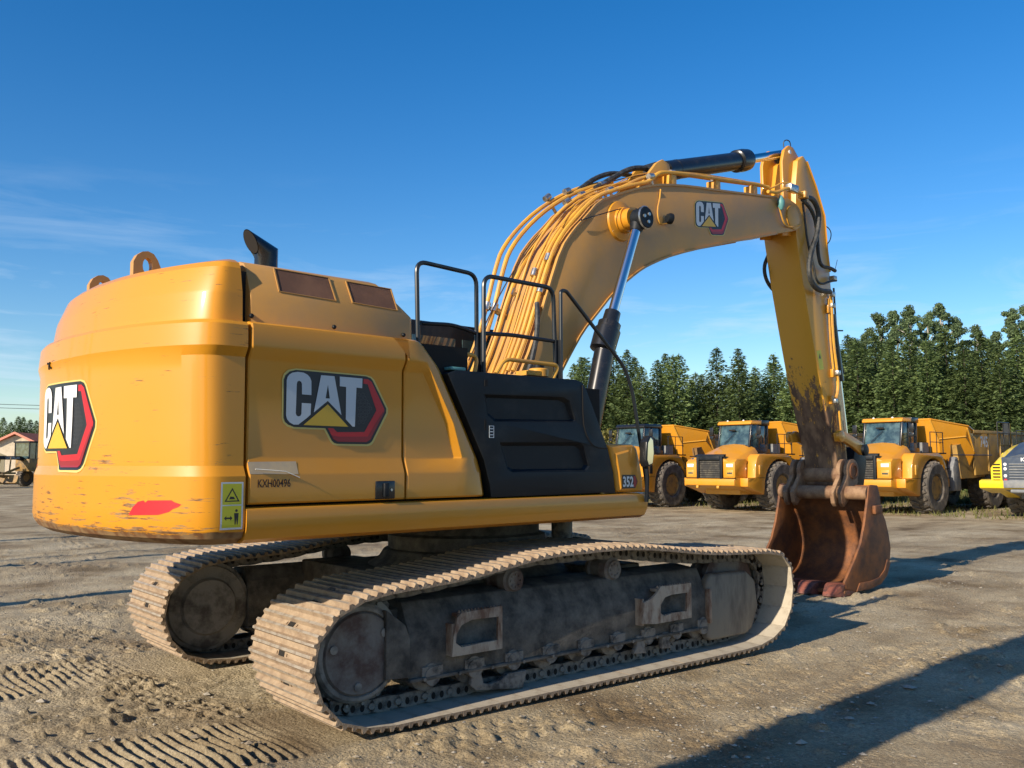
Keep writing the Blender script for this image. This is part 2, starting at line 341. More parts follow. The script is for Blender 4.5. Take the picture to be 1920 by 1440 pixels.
def cw_x(y, z):
    w, d = cw_par(z); n = 6.5; y = max(-w, min(w, y)); q = abs(y/w)
    xr = -(math.sqrt(3.76**2-y*y)-d)
    return CWX0+(xr-CWX0)*max(0, 1-q**n)**(1/n)
mb = MB(); rings = []; NP = 180
zs = []
for (z0, _, _), (z1, _, _) in zip(CWL[:-1], CWL[1:]):
    k = max(1, int((z1-z0)/.09)); zs += [z0+(z1-z0)*i/k for i in range(k)]
zs.append(CWL[-1][0])
for z in zs:
    w, d = cw_par(z); ring = []
    for i in range(NP+1):
        t = PI*i/NP; c = math.cos(t); y = -w*math.copysign(abs(c)**(2/6.5), c)
        ring.append((cw_x(y, z) if 0 < i < NP else CWX0, y, z))
    rings.append(ring)
v = [p for r in rings for p in r]; f = []; n = NP+1
for k in range(len(rings)-1):
    for i in range(NP): f.append((k*n+i, k*n+i+1, (k+1)*n+i+1, (k+1)*n+i))
    f.append((k*n+NP, k*n, (k+1)*n, (k+1)*n+NP))
f.append(tuple(range(n))); f.append(tuple(range((len(rings)-1)*n, len(rings)*n)))
mb.add(v, f); cwt = mb.build('counterweight', M['scuffed'], exc, ang=17)
# lifting eyes on top
for (pa, pb) in (((165, 547), (198, 512)), ((247, 503), (289, 468))):
    y = .50 if pa[0] < 200 else -.46
    x0, z0 = SY(pa[0], pa[1], y); x1, z1 = SY(pb[0], pb[1], y); z0 -= .12; z1 -= .025; w = .27; x1 = x0+w
    hole = [(x0+.098+.034*math.cos(t), z1-.105+.058*math.sin(t)) for t in [2*PI*i/14 for i in range(14)]]
    mb = MB(); mb.prism([(x0, z0-.05), (x0, z1-.085), (x0+.025, z1-.035), (x0+.06, z1-.008), (x0+.10, z1), (x0+.14, z1-.015), (x0+.17, z1-.055), (x0+.215, z1-.16), (x0+.25, z0-.05)], y-.03, y+.03, 0, [hole]); mb.build('lifting_eye', M['boom'], cwt, flat=True)
# prints on the counterweight
logo(cwt, lambda a, b, l: (cw_x(-.03-a, 2.07+b)-.0016*l, -.03-a, 2.07+b), 3, 1.27, 'white')
mb = MB()
for poly in ([(968, 660), (1000, 600), (1040, 562), (1080, 553), (1092, 570), (1110, 553), (1290, 552), (1310, 566), (1362, 583), (1340, 603), (1300, 618), (1270, 640), (1190, 662), (985, 664)],):
    pts = []
    for a, b in poly:
        px, py = a/4, 800+b/4; dd = ray(px, py); tt = 4.0
        while tt < 8:
            q = CAM+dd*tt
            if abs(q.y) < cw_par(q.z)[0] and q.x > cw_x(q.y, q.z): break
            tt += .004
        pts.append((q.y, q.z))
    flatpoly(mb, pts, lambda a, b: (cw_x(a, b)-.002, a, b), 0, 3)
mb.build('reflective_tape', M['red'], cwt, flat=True)
mb = MB(); flatpoly(mb, [(.93, 1.72), (.93, 2.02), (1.06, 2.22), (1.06, 1.72)], lambda a, b: (cw_x(a, b)-.002, a, b), 0, 3); mb.build('reflective_tape', M['red'], cwt, flat=True)
for (yy, zz, s_) in ((.30, 2.52, .012), (.27, 2.535, .006), (.27, 2.50, .006), (.33, 2.535, .006), (.33, 2.50, .006)):
    mb = MB(); xx = cw_x(yy, zz); mb.box(xx-.003, xx+.02, yy-s_, yy+s_, zz-s_*1.3, zz+s_*1.3); mb.build('camera_hole', M['gap'], cwt)
# warning decal on the side near the seam
mb = MB(); cs = lambda lay: (lambda a, b: (a, -(cw_par(b)[0]*max(0, 1-abs((a-CWX0)/(-3.66-CWX0))**6.5)**(1/6.5))-.001-.001*lay, b))
x0, x1 = -3.27, -3.135
flatpoly(mb, [(x0-.006, 1.40), (x0-.006, 1.69), (x1+.006, 1.69), (x1+.006, 1.40)], cs(1), 0, 3)
flatpoly(mb, [(x0+.005, 1.412), (x0+.005, 1.545), (x1-.005, 1.545), (x1-.005, 1.412)], cs(2), 1, 3); flatpoly(mb, [(x0+.005, 1.552), (x0+.005, 1.68), (x1-.005, 1.68), (x1-.005, 1.552)], cs(2), 1, 3)
xm = (x0+x1)/2
flatpoly(mb, [(xm-.05, 1.57), (xm+.05, 1.57), (xm, 1.655)], cs(3), 2, 2, [[(xm-.037, 1.577), (xm+.037, 1.577), (xm, 1.640)]])
flatpoly(mb, [(xm-.02, 1.585), (xm+.02, 1.585), (xm+.01, 1.60), (xm-.012, 1.602)], cs(3), 2, 1)
flatpoly(mb, [(xm+.02, 1.43), (xm+.026, 1.43), (xm+.03, 1.47), (xm+.034, 1.43), (xm+.04, 1.43), (xm+.045, 1.50), (xm+.015, 1.50)], cs(3), 2, 1)
flatpoly(mb, [(xm+.03+.009*math.cos(t), 1.515+.009*math.sin(t)) for t in [PI*i/4 for i in range(8)]], cs(3), 2, 0)
flatpoly(mb, [(xm-.05, 1.47), (xm-.035, 1.485), (xm-.035, 1.475), (xm-.01, 1.475), (xm-.01, 1.485), (xm+.005, 1.47), (xm-.01, 1.455), (xm-.01, 1.465), (xm-.035, 1.465), (xm-.035, 1.455)], cs(3), 2, 1)
mb.build('warning_decal', [M['white'], M['decal_yellow'], M['logo_black']], cwt, flat=True)

# --- dark core inside the bodywork
mb = MB(); mb.box(-3.12, -1.2, -1.42, 1.42, 1.36, 2.70); mb.box(-1.3, .35, -1.42, -.45, 1.36, 2.46); mb.box(-1.2, 1.4, -.45, .5, 1.30, 1.75); mb.box(-3.12, -1.9, -1.38, 1.38, 2.6, 3.05)
mb.build('engine_bay', M['gap'], exc)

# --- side panels
PROF = [(1.548, 1.535), (1.56, 1.547), (1.725, 1.548), (1.745, 1.543), (1.83, 1.512), (1.85, 1.508), (2.10, 1.506), (2.455, 1.504), (2.475, 1.51), (2.535, 1.545), (2.55, 1.548), (2.67, 1.54), (2.694, 1.532), (2.706, 1.505), (2.708, 1.44)]
def panel(name, xa, xb, y_sign=-1, recess=None, parent=exc):
    mb = MB(); v = []; cols = 0
    for z, w in PROF:
        A, B = xa(z), xb(z)
        if recess and 1.725 < z < 2.55:
            rb = min(recess(z), B-.21); wr = w; xs = [(A+.002, w-.008), (A+.012, w), (rb, w), (rb+.050, 1.546), (B-.14, 1.546), (B-.07, 1.525), (B-.004, 1.47)]
        elif recess: rb = min(recess(z), B-.30); xs = [(A+.002, w-.008), (A+.012, w), (rb, w), (rb+.075, w), (B-.14, w), (B-.07, w-.02), (B-.004, w-.08)]
        else: xs = [(A+.002, w-.008), (A+.012, w), ((A+B)/2, w), (B-.012, w), (B-.002, w-.008)]
        cols = len(xs)
        for x, ww in [(A+.002, 1.40)]+xs+[(B-.002, 1.40)]: v.append((x, y_sign*ww, z))
    c = cols+2; f = []
    for k in range(len(PROF)-1):
        for i in range(c-1): f.append((k*c+i, k*c+i+1, (k+1)*c+i+1, (k+1)*c+i))
    f.append(tuple(range(c)))
    mb.add(v, f); return mb.build(name, M['yellow'], parent, ang=24)
C_ = lambda x: (lambda z: x)
XS = SY(762, 640, -1.545)[0]
door = panel('service_door', C_(-3.093), C_(XS))
fr_pts = sorted([(z, x) for x, z in xp([(800, 640), (833, 690), (868, 770), (905, 862), (915, 900), (918, 932)], -1.53)])
def interp(tab, z):
    if z <= tab[0][0]: return tab[0][1]
    for (a, b), (c, d) in zip(tab[:-1], tab[1:]):
        if z <= c: return b+(d-b)*(z-a)/(c-a)
    return tab[-1][1]
rc_pts = sorted([(z, x) for x, z in xp([(806, 652), (826, 700), (845, 765), (857, 820), (857, 850), (850, 860)], -1.52)])
front_panel = panel('front_side_panel', C_(XS+.012), lambda z: interp(fr_pts, z), recess=lambda z: interp(rc_pts, z))
panel('far_side_panel', C_(-3.093), C_(-1.2), 1)
logo(door, lambda a, b, l: (LC[0]+a, -1.507-.0014*l, LC[1]+b), 0)
tx, tz = SY(514, 906, -1.548); decal_text('serial_number', 'KXH00496', .052, lambda a, b: (tx+a, -1.5505, tz+b), M['text_brown'], door, .72, .012)
mb = MB(); q = xp([(468, 866), (559, 865), (560, 889), (469, 889)], -1.549); flatpoly(mb, [(a, max(b, 1.65)) for a, b in q], lambda a, b: (a, -1.5505-max(0, 0)+max(0, (b-1.725))*.33, b), 0, 3); mb.build('sticker', M['sticker'], door, flat=True)
mb = MB(); mb.tube([(q[0][0]+.04, -1.550, 1.768), (q[0][0]+.16, -1.551, 1.760), (q[0][0]+.25, -1.552, 1.752), (q[1][0]+.01, -1.556, 1.712)], .0035, 5); mb.build('paint_scratch', M['cream'], door)
a, b = xp([(704, 902), (740, 935)], -1.55)
mb = MB(); mb.box(a[0], b[0], -1.556, -1.50, b[1], a[1]); h = mb.build('door_latch', M['black_gloss'], door, .006)
mb = MB(); w = b[0]-a[0]; mb.box(a[0]+w*.38, a[0]+w*.62, -1.575, -1.553, b[1]+.015, a[1]-.015); mb.build('latch_handle', M['black'], h, .004)
mb = MB(); mb.cyl((a[0]+w*.8, -1.561, (a[1]+b[1])/2), (a[0]+w*.8, -1.555, (a[1]+b[1])/2), .009); mb.build('key_lock', M['zinc'], h)
# --- sill under the doors
mb = MB(); SP_ = [(1.40, 1.300), (1.475, 1.305), (1.525, 1.33), (1.556, 1.385), (1.562, 1.42), (1.560, 1.505), (1.552, 1.522), (1.53, 1.530), (1.40, 1.530)]
XF = SY(1217, 940, -1.56)[0]; v = []
for x, k in ((-3.108, 0), (-3.07, 0), (XF-.05, 0), (XF-.012, .010), (XF, .05)):
    for w, z in SP_: v.append((x, -(w-k), z if k < .02 else 1.42+(z-1.42)*.55))
c = len(SP_); f = [(k*c+i, k*c+(i+1) % c, (k+1)*c+(i+1) % c, (k+1)*c+i) for k in range(4) for i in range(c)]+[tuple(range(c)), tuple(range(4*c, 5*c))]
mb.add(v, f); sill = mb.build('sill', M['yellow'], exc, ang=30)
mb = MB(); mb.box(-3.0, XF-.03, 1.40, 1.55, 1.30, 1.53); mb.box(-3.05, XF-.03, -1.40, 1.40, 1.30, 1.36); mb.build('deck_underside', M['gap'], exc)
mb = MB(); x, z = SY(1170, 967, -1.5); mb.cyl((x, -1.5, z-.012), (x, -1.5, z+.03), .012); mb.build('drain_plug', M['black'], sill)

# --- engine hood with grilles
HL = [(2.69, 1.455, -1.735), (2.88, 1.452, -1.735), (3.075, 1.372, -1.93), (3.115, 1.34, -1.965), (3.135, 1.28, -1.99), (3.145, 1.15, -2.02)]
mb = MB(); v = []
for z, w, xf in HL:
    for x, y in ((-3.06, -w), (xf-.05, -w), (xf, -w+.05), (xf, w-.05), (xf-.05, w), (-3.06, w)): v.append((x, y, z))
f = [(k*6+i, k*6+(i+1) % 6, (k+1)*6+(i+1) % 6, (k+1)*6+i) for k in range(len(HL)-1) for i in range(6)]+[tuple(range(30, 36))]
mb.add(v, f); hood = mb.build('engine_hood', M['boom'], exc, .012, ang=25)
hp = Vector((0, -1.452, 2.88)); hn = Vector((0, -(3.075-2.88), (1.452-1.372)))*-1; hn = Vector((0, -(3.075-2.88), -(1.372-1.452))).normalized()
def onhood(px, py, off=0):
    d = ray(px, py); t = (hp-CAM).dot(hn)/d.dot(hn); return CAM+d*t+hn*off
for qd in ([(512, 503), (617, 521), (631, 565), (522, 547)], [(647, 527), (733, 542), (746, 583), (660, 568)]):
    P = [onhood(*p) for p in qd]; c = sum(P, Vector())/4
    mb = MB(); o = [p+hn*.0 for p in P]; i_ = [c+(p-c)*.955+hn*.006 for p in P]; oo = [p+hn*.006 for p in P]; ii = [c+(p-c)*.955-hn*.004 for p in P]
    mb.add(o+oo+i_+ii, [(a, (a+1) % 4, (a+1) % 4+4, a+4) for a in range(4)]+[(4+a, 4+(a+1) % 4, 8+(a+1) % 4, 8+a) for a in range(4)]+[(8+a, 8+(a+1) % 4, 12+(a+1) % 4, 12+a) for a in range(4)])
    g = mb.build('grille_frame', M['boom'], hood, flat=True)
    mb = MB(); mb.add([c+(p-c)*.955+hn*.0015 for p in P], [(0, 1, 2, 3)]); mb.build('grille_mesh', M['mesh_brown'], g, flat=True)
for p in ((472, 592), (627, 613), (757, 628)):
    x, z = SY(*p, -1.46); mb = MB(); mb.lathe([(.016, 0), (.016, .008), (.011, .018)], (x, -1.452, z), (0, -1, 0), 10); mb.build('hood_bolt', M['black'], hood)
# exhaust stack
ex, ez = SY(499, 487, -.75); mb = MB(); r = .085
ring = lambda zf, rr: [(ex+rr*math.cos(2*PI*i/24), -.75+rr*math.sin(2*PI*i/24), zf(rr*math.cos(2*PI*i/24))) for i in range(24)]
a0 = ring(lambda c: 3.10, r); a1 = ring(lambda c: ez+.045+c*.55, r)
tip = []
for i in range(24):                                         # a mitred outlet that points back and up, cut square
    t = 2*PI*i/24; c = math.cos(t); tip.append((ex-.125-.045*c, -.75+r*math.sin(t), ez+.115+r*c))
v = a0+a1+tip; f = [(k*24+i, k*24+(i+1) % 24, (k+1)*24+(i+1) % 24, (k+1)*24+i) for k in range(2) for i in range(24)]
mb.add(v, f); exh = mb.build('exhaust_pipe', M['black_gloss'], hood, ang=40)
mb = MB(); cen = sum((Vector(p) for p in tip), Vector())/24; mb.add([cen+(Vector(p)-cen)*.93+Vector((-.002, 0, 0)) for p in tip], [tuple(range(24))]); mb.build('pipe_opening', M['gap'], exh, flat=True)

# --- black service box with two pressed pockets, fuel door groove
yb = -1.545
outer = xp([(858, 694), (1080, 712), (1091, 716), (1098, 726), (1140, 842), (1150, 885), (1154, 925), (1130, 924), (922, 933), (918, 905), (908, 862), (872, 776), (840, 700)], yb)
pk1 = xp([(909, 740), (1056, 745), (1068, 752), (1080, 788), (1077, 791), (928, 790), (914, 777)], yb)
pk2 = xp([(938, 830), (1086, 830), (1095, 837), (1106, 874), (1101, 883), (960, 885), (951, 878)], yb)
mb = MB(); mb.prism(outer, yb, -1.40, 0, [pk1, pk2]); box = mb.build('service_box', M['black'], exc, .006, ang=30)
mb = MB(); mb.box(outer[0][0], outer[1][0]-.03, -1.42, -.5, 2.42, outer[0][1]-.012); mb.build('box_top', M['black'], box, .01)
for pk in (pk1, pk2):
    cx = sum(p[0] for p in pk)/len(pk); cz = sum(p[1] for p in pk)/len(pk)
    inn = [(cx+(a-cx)*(1-.035/abs(max(p[0] for p in pk)-cx)), cz+(b-cz)*.80) for a, b in pk]
    mb = MB(); n = len(pk); mb.add([(a, yb+.001, b) for a, b in pk]+[(a, yb+.035, b) for a, b in inn], [(i, (i+1) % n, n+(i+1) % n, n+i) for i in range(n)]+[tuple(range(n, 2*n))])
    mb.build('pressed_pocket', M['black'], box, ang=20)
mb = MB(); g = xp([(1092, 722), (1093, 790), (1098, 812), (1108, 832), (1118, 839), (1139, 841)], yb); mb.tube([(a, yb, b) for a, b in g], .006, 6, smooth=1); mb.build('panel_groove', M['gap'], box)
mb = MB(); a, b = xp([(917, 798), (926, 821)], yb); mb.prism([(a[0], b[1]), (b[0], b[1]), (b[0], a[1]), (a[0], a[1])], yb-.003, yb-.001, 0, [[(a[0]+.005, b[1]+.005), (b[0]-.005, b[1]+.005), (b[0]-.005, a[1]-.005), (a[0]+.005, a[1]-.005)]])
for k in range(3): zc = b[1]+(a[1]-b[1])*(.25+.25*k); mb.box(a[0]+.010, b[0]-.010, yb-.003, yb-.001, zc-.004, zc+.004)
mb.build('small_label', M['silver'], box, flat=True)
mb = MB(); a = xp([(912, 717)], yb)[0]; mb.box(a[0]-.02, a[0]+.01, yb-.004, yb+.01, a[1]-.03, a[1]+.02); mb.build('lock', M['gap'], box)
mb = MB(); a, b = xp([(908, 787), (912, 806)], yb); mb.box(a[0], b[0], yb-.002, yb+.01, b[1], a[1]); mb.build('door_slot', M['gap'], box)
# yellow toolbox corner with the model number
cpoly = xp([(1143, 842), (1138, 832), (1188, 833), (1195, 840), (1200, 862), (1205, 890), (1207, 922), (1157, 923), (1152, 885)], -1.54)
mb = MB(); mb.prism(cpoly, -1.54, -.9); cap = mb.build('toolbox', M['yellow'], exc, .028, seg=3)
cin = xp([(1152, 850), (1178, 843), (1183, 880), (1190, 918), (1162, 919), (1158, 885)], -1.54)
mb = MB(); cx = sum(p[0] for p in cin)/6; cz = sum(p[1] for p in cin)/6
mb.add([(a, -1.541, b) for a, b in cin]+[(cx+(a-cx)*.85, -1.552, cz+(b-cz)*.9) for a, b in cin], [(i, (i+1) % 6, 6+(i+1) % 6, 6+i) for i in range(6)]+[tuple(range(6, 12))]); mb.build('raised_panel', M['yellow'], cap, ang=20)
tx, tz = SY(1179, 903, -1.56)
mb = MB(); flatpoly(mb, [(tx-.085, tz-.062), (tx-.085, tz+.062), (tx+.095, tz+.06), (tx+.13, tz), (tx+.095, tz-.06)], lambda a, b: (a, -1.556, b), 0); mb2 = mb
flatpoly(mb, [(tx+.07, tz-.05), (tx+.07, tz+.05), (tx+.092, tz+.05), (tx+.12, tz), (tx+.092, tz-.05)], lambda a, b: (a, -1.5575, b), 1); plate = mb.build('model_badge', [M['logo_black'], M['red_dark']], cap, flat=True)
decal_text('model_number', '352', .095, lambda a, b: (tx-.008+a, -1.5595, tz+b), M['silver'], plate, .80, .03)

# --- upper deck: walkway, cab on the far side, tank cap, small grab bars
mb = MB(); mb.box(-1.75, .2, -1.30, .45, 2.42, 2.47); mb.build('walkway', M['black'], exc)
cab = MB(); cabp = [(-.35, 1.55), (-.35, 3.20), (-.28, 3.28), (1.25, 3.28), (1.48, 2.3), (1.48, 1.55)]
cab.prism(cabp, .62, 1.55); cabo = cab.build('cab', M['black'], exc, .03)
for (x0, x1, z0, z1) in ((-.22, .35, 2.45, 3.12), (.45, 1.12, 2.45, 3.12)):
    mb = MB(); mb.box(x0, x1, .612, .619, z0, z1); mb.build('window', M['glass'], cabo, flat=True)
for (y0, y1) in ((.74, 1.42),):
    mb = MB(); mb.box(-.358, -.351, y0, y1, 2.45, 3.12); mb.build('window', M['glass'], cabo, flat=True)
def rail(name, pts, y, r=.019, m='rail', parent=exc, sm=2, feet=False):
    P = [(*[SY(a, b, y)[0]], y, SY(a, b, y)[1]) for a, b in pts]
    # hold corners: add points near each bend so the smoothing only rounds the corner
    Q = [Vector(P[0])]
    for i in range(1, len(P)-1):
        a, b, c = Vector(P[i-1]), Vector(P[i]), Vector(P[i+1])
        k = min(.10, (b-a).length*.45, (c-b).length*.45); e0 = b+(a-b).normalized()*k; e1 = b+(c-b).normalized()*k
        for t in (0, .17, .34, .5, .66, .83, 1): Q.append(e0*(1-t)**2+b*2*t*(1-t)+e1*t*t)
    Q.append(Vector(P[-1])); mb = MB(); mb.tube(Q, r, 10); return mb.build(name, M[m], parent)
rail('handrail', [(784, 655), (781, 489), (893, 515), (894, 690)], -.95)
rail('handrail', [(907, 700), (907, 516), (1037, 540), (1042, 700)], -1.38)
rail('handrail', [(1052, 712), (1051, 545), (1061, 545), (1172, 690), (1186, 735), (1212, 905), (1214, 925)], -1.42, .017)
rail('handrail_crossbar', [(790, 606), (850, 609), (893, 625)], -.95, .017)
rail('handrail_crossbar', [(905, 625), (960, 628), (1040, 640)], -1.38, .017)
rail('grab_bar', [(832, 690), (840, 660), (895, 667), (890, 700)], -1.40, .017, 'yellow_pipe')
rail('grab_bar', [(930, 700), (946, 673), (1048, 685), (1036, 712)], -1.47, .017, 'yellow_pipe')
for px, y in ((901, -1.30), (1047, -1.40)):
    x, z = SY(px, 690, y); mb = MB(); mb.box(x-.035, x+.035, y-.008, y+.008, 2.44, 2.44+.42); mb.box(x-.008, x+.008, y-.03, y+.03, 2.44, 2.86); mb.build('handrail_post', M['black'], exc)
x, z = SY(1010, 700, -1.2); mb = MB(); mb.lathe([(.09, 0), (.09, .06), (.08, .07)], (x, -1.2, z-.03), (0, 0, 1), 20); mb.box(x-.2, x-.05, -1.28, -1.12, z-.03, z+.01); t = mb.build('tank_neck', M['yellow_pipe'], exc)
mb = MB(); mb.lathe([(.05, 0), (.05, .03), (.03, .035)], (x, -1.2, z+.042), (0, 0, 1), 16); mb.build('tank_cap', M['black'], t)
x, z = SY(849, 690, -1.45); mb = MB(); mb.box(x-.06, x+.09, -1.5, -1.38, z-.02, z+.005); mb.build('hinge_cover', M['teal'], exc, .006)
x, z = SY(868, 692, -1.4); mb = MB(); mb.cyl((x, -1.4, z-.05), (x, -1.4, z+.035), .02); mb.build('hose_coupling', M['zinc'], exc)
# mirror at the front corner
mb = MB(); P = xp([(1206, 828), (1213, 816), (1219, 822), (1221, 850), (1218, 872), (1208, 876), (1204, 865)], -1.62)
mb.prism(P, -1.66, -1.58); mir = mb.build('mirror', M['black_gloss'], exc, .012)
mb = MB(); cx = sum(p[0] for p in P)/7; cz = sum(p[1] for p in P)/7; mb.add([(cx+(a-cx)*.68, -1.664, cz+(b-cz)*.85) for a, b in P], [tuple(range(7))]); mb.build('mirror_glass', mat('mirror_face', (.6, .6, .6), .05, 1), mir, flat=True)
mb = MB(); x, z = SY(1212, 876, -1.6); mb.tube([(x, -1.6, z+.05), (x+.01, -1.6, z-.1), (x+.02, -1.58, 1.45)], .02, 8); mb.build('mirror_arm', M['black'], mir)

# --- boom (side plates at y = -.33 and .33)
YB = .33
BT = [(968, 720), (1000, 642), (1030, 536), (1052, 466), (1077, 429), (1101, 404), (1122, 378), (1150, 367), (1181, 357), (1215, 349), (1244, 346), (1294, 349), (1353, 358), (1456, 370)]
BN = [(1478, 372), (1496, 384), (1505, 405), (1502, 425), (1492, 433), (1456, 438), (1410, 446), (1331, 461), (1261, 478), (1226, 492), (1203, 504), (1181, 521), (1149, 549), (1114, 594), (1093, 620), (1070, 661), (1050, 700), (1015, 790), (975, 790)]
bt = xp(BT, -YB); bnp = xp(BN, -YB)
def chaikin(P, closed=False):
    Q = [P[0]]
    for a, b in zip(P[:-1], P[1:]): Q += [(a[0]*.75+b[0]*.25, a[1]*.75+b[1]*.25), (a[0]*.25+b[0]*.75, a[1]*.25+b[1]*.75)]
    Q.append(P[-1]); return Q
bts = chaikin(bt); bns = chaikin(bnp)
mb = MB(); mb.prism(bts+bns, -YB, YB); boom = mb.build('boom', M['boom'], exc, .006, ang=30)
# flange lip along the upper and lower edge
for nm, P in (('edge_flange', bts), ('edge_flange', chaikin(xp(BN[5:17], -YB)))):
    for ys in (-1, 1):
        mb = MB(); v = []
        for i, p in enumerate(P):
            a = P[max(0, i-1)]; b = P[min(len(P)-1, i+1)]; d = Vector((b[0]-a[0], b[1]-a[1])).normalized(); nn = Vector((-d.y, d.x))
            for oy in (-.012, .012):
                for on in (-.012, .012): v.append((p[0]+nn.x*on, ys*(YB+.002)+oy, p[1]+nn.y*on))
        f = []
        for i in range(len(P)-1):
            for a, b in ((0, 1), (1, 3), (3, 2), (2, 0)): f.append((i*4+a, i*4+b, i*4+4+b, i*4+4+a))
        mb.add(v, f); mb.build(nm, M['boom'], boom)
# cylinder boss on the boom side and weld pads
bx, bz = SY(1180, 412, -.45)
for ys in (-1, 1):
    mb = MB(); mb.lathe([(.23, 0), (.22, .03), (.15, .05), (.14, .12), (.12, .12), (.12, .20)], (bx-.02, ys*YB, bz), (0, ys, 0), 28); mb.build('cylinder_boss', M['yellow'], boom)
logo(boom, lambda a, b, l: (SY(1333, 409, -YB)[0]+a, -YB-.004-.0012*l, SY(1333, 409, -YB)[1]+b+a*.16), 0, .89)
# rear work lamp bracket on the boom side
x, z = SY(1254, 411, -.40); mb = MB(); mb.lathe([(.05, 0), (.065, .03), (.065, .06)], (x-.03, -.40, z+.01), (.9, -.3, -.1), 16); lp = mb.build('work_lamp', M['black'], boom)
mb = MB(); P = [(*SY(a, b, -.345),) for a, b in ((1238, 355), (1236, 375), (1232, 392), (1233, 410), (1238, 421), (1252, 419))]; mb.tube([(a, -.35, b) for a, b in P], .009, 6, smooth=1); mb.build('lamp_cable', M['yellow_pipe'], lp)
# nose pin plate of the boom
x, z = SY(1486, 408, -YB); mb = MB(); mb.lathe([(.17, 0), (.17, .02), (.12, .035)], (x, -YB, z), (0, -1, 0), 28); mb.build('nose_pin', M['yellow_dull'], boom)

# --- hydraulic lines along the boom's back
def along(P):
    S = [0]
    for a, b in zip(P[:-1], P[1:]): S.append(S[-1]+math.hypot(b[0]-a[0], b[1]-a[1]))
    return S
BS = along(bts)
def backpt(t, y, h):
    s = t*BS[-1]
    for i in range(len(bts)-1):
        if s <= BS[i+1]+1e-9:
            k = (s-BS[i])/(BS[i+1]-BS[i]+1e-9); a, b = bts[i], bts[i+1]; j0, j1 = max(0, i-1), min(len(bts)-1, i+2)
            d = Vector((bts[j1][0]-bts[j0][0], bts[j1][1]-bts[j0][1])).normalized()
            return Vector((a[0]+(b[0]-a[0])*k-d.y*h, y, a[1]+(b[1]-a[1])*k+d.x*h))
    return Vector((bts[-1][0], y, bts[-1][1]+h))
def line(name, spec, r, m='yellow_pipe', sm=2):
    mb = MB(); mb.tube([backpt(*q) for q in spec], r, 8, smooth=sm); return mb.build(name, M[m], boom)
def nosepipe(pts, r, m='yellow_pipe'):
    mb = MB(); mb.tube([(SY(a, b, y)[0], y, SY(a, b, y)[1]) for a, b, y in pts], r, 8, smooth=2); mb.build('hydraulic_pipe', M[m], boom)
nosepipe([(1440, 359, -.36), (1458, 361, -.37), (1475, 352, -.38), (1490, 356, -.40), (1508, 368, -.40)], .024)
nosepipe([(1430, 356, -.28), (1450, 352, -.3), (1466, 342, -.32), (1484, 344, -.34)], .012)
nosepipe([(1461, 388, -.36), (1464, 400, -.36), (1470, 420, -.36), (1480, 427, -.36), (1500, 422, -.36)], .012)
mb = MB(); x, z = SY(1487, 353, -.38); mb.box(x-.12, x+.10, -.42, -.33, z-.06, z+.05); mb.build('pipe_clamp', M['zinc'], boom, .015)
mb = MB(); x, z = SY(1508, 366, -.40); mb.box(x-.06, x+.05, -.45, -.33, z-.05, z+.05); mb.build('pipe_coupling', M['yellow_pipe'], boom, .015)
T = lambda a, b, n: [a+(b-a)*i/n for i in range(n+1)]
line('hydraulic_pipe', [(t, -.27, .055) for t in T(.02, .56, 14)]+[(.585, -.29, .14), (.60, -.30, .16)]+[(t, -.30, .16) for t in T(.64, .94, 6)]+[(.97, -.33, .12)], .024)
line('hydraulic_pipe', [(t, -.20, .06) for t in T(.02, .50, 12)]+[(.55, -.2, .12)]+[(t, -.22, .17) for t in T(.62, .93, 6)]+[(.985, -.28, .15)], .022)
line('hydraulic_pipe', [(t, -.12, .05) for t in T(0, .24, 5)]+[(.30, -.15, .07), (.40, -.05, .06), (.50, 0, .09), (.56, .04, .14)], .016)
line('hydraulic_pipe', [(t, -.06, .05) for t in T(0, .22, 5)]+[(.30, -.10, .10), (.40, -.02, .09), (.52, .02, .12), (.62, .05, .10)], .012)
line('hydraulic_pipe', [(0, .02, .07), (.1, .02, .08), (.19, .02, .09), (.25, -.02, .13), (.33, -.08, .17), (.42, -.06, .13), (.52, -.10, .12), (.60, -.12, .10)], .014)
line('hydraulic_pipe', [(0, .12, .10), (.08, .12, .11), (.16, .12, .12), (.22, .10, .10), (.32, .08, .09), (.42, .12, .10), (.50, .14, .14)], .026)
line('hydraulic_pipe', [(0, .22, .16), (.07, .22, .17), (.14, .22, .18), (.20, .22, .22), (.25, .22, .24), (.34, .20, .20), (.44, .18, .17), (.54, .16, .16)], .025)
line('hydraulic_pipe', [(0, .29, .20), (.07, .29, .21), (.14, .29, .23), (.20, .29, .27), (.25, .29, .29), (.34, .27, .24), (.44, .24, .20), (.54, .22, .18)], .023)
line('electric_cable', [(.03, .25, .24), (.15, .2, .20), (.22, .1, .16), (.33, .02, .12), (.45, -.05, .16), (.55, -.12, .17), (.66, -.1, .21)], .007, 'text_brown')
line('electric_cable', [(.30, -.22, .09), (.38, -.16, .12), (.46, -.2, .1), (.56, -.12, .2), (.7, -.2, .23), (.9, -.25, .2)], .006, 'yellow_pipe')
line('rubber_hose', [(.475, .10, .13), (.53, .10, .20), (.58, .08, .29), (.62, .05, .30), (.66, .03, .25)], .034, 'hose')
line('rubber_hose', [(.45, .20, .17), (.50, .20, .25), (.55, .18, .28), (.60, .16, .22)], .030, 'hose')
line('rubber_hose', [(.0, -.40, -.05), (.05, -.39, -.02), (.09, -.38, .02), (.13, -.34, .07), (.145, -.30, .07)], .026, 'hose')
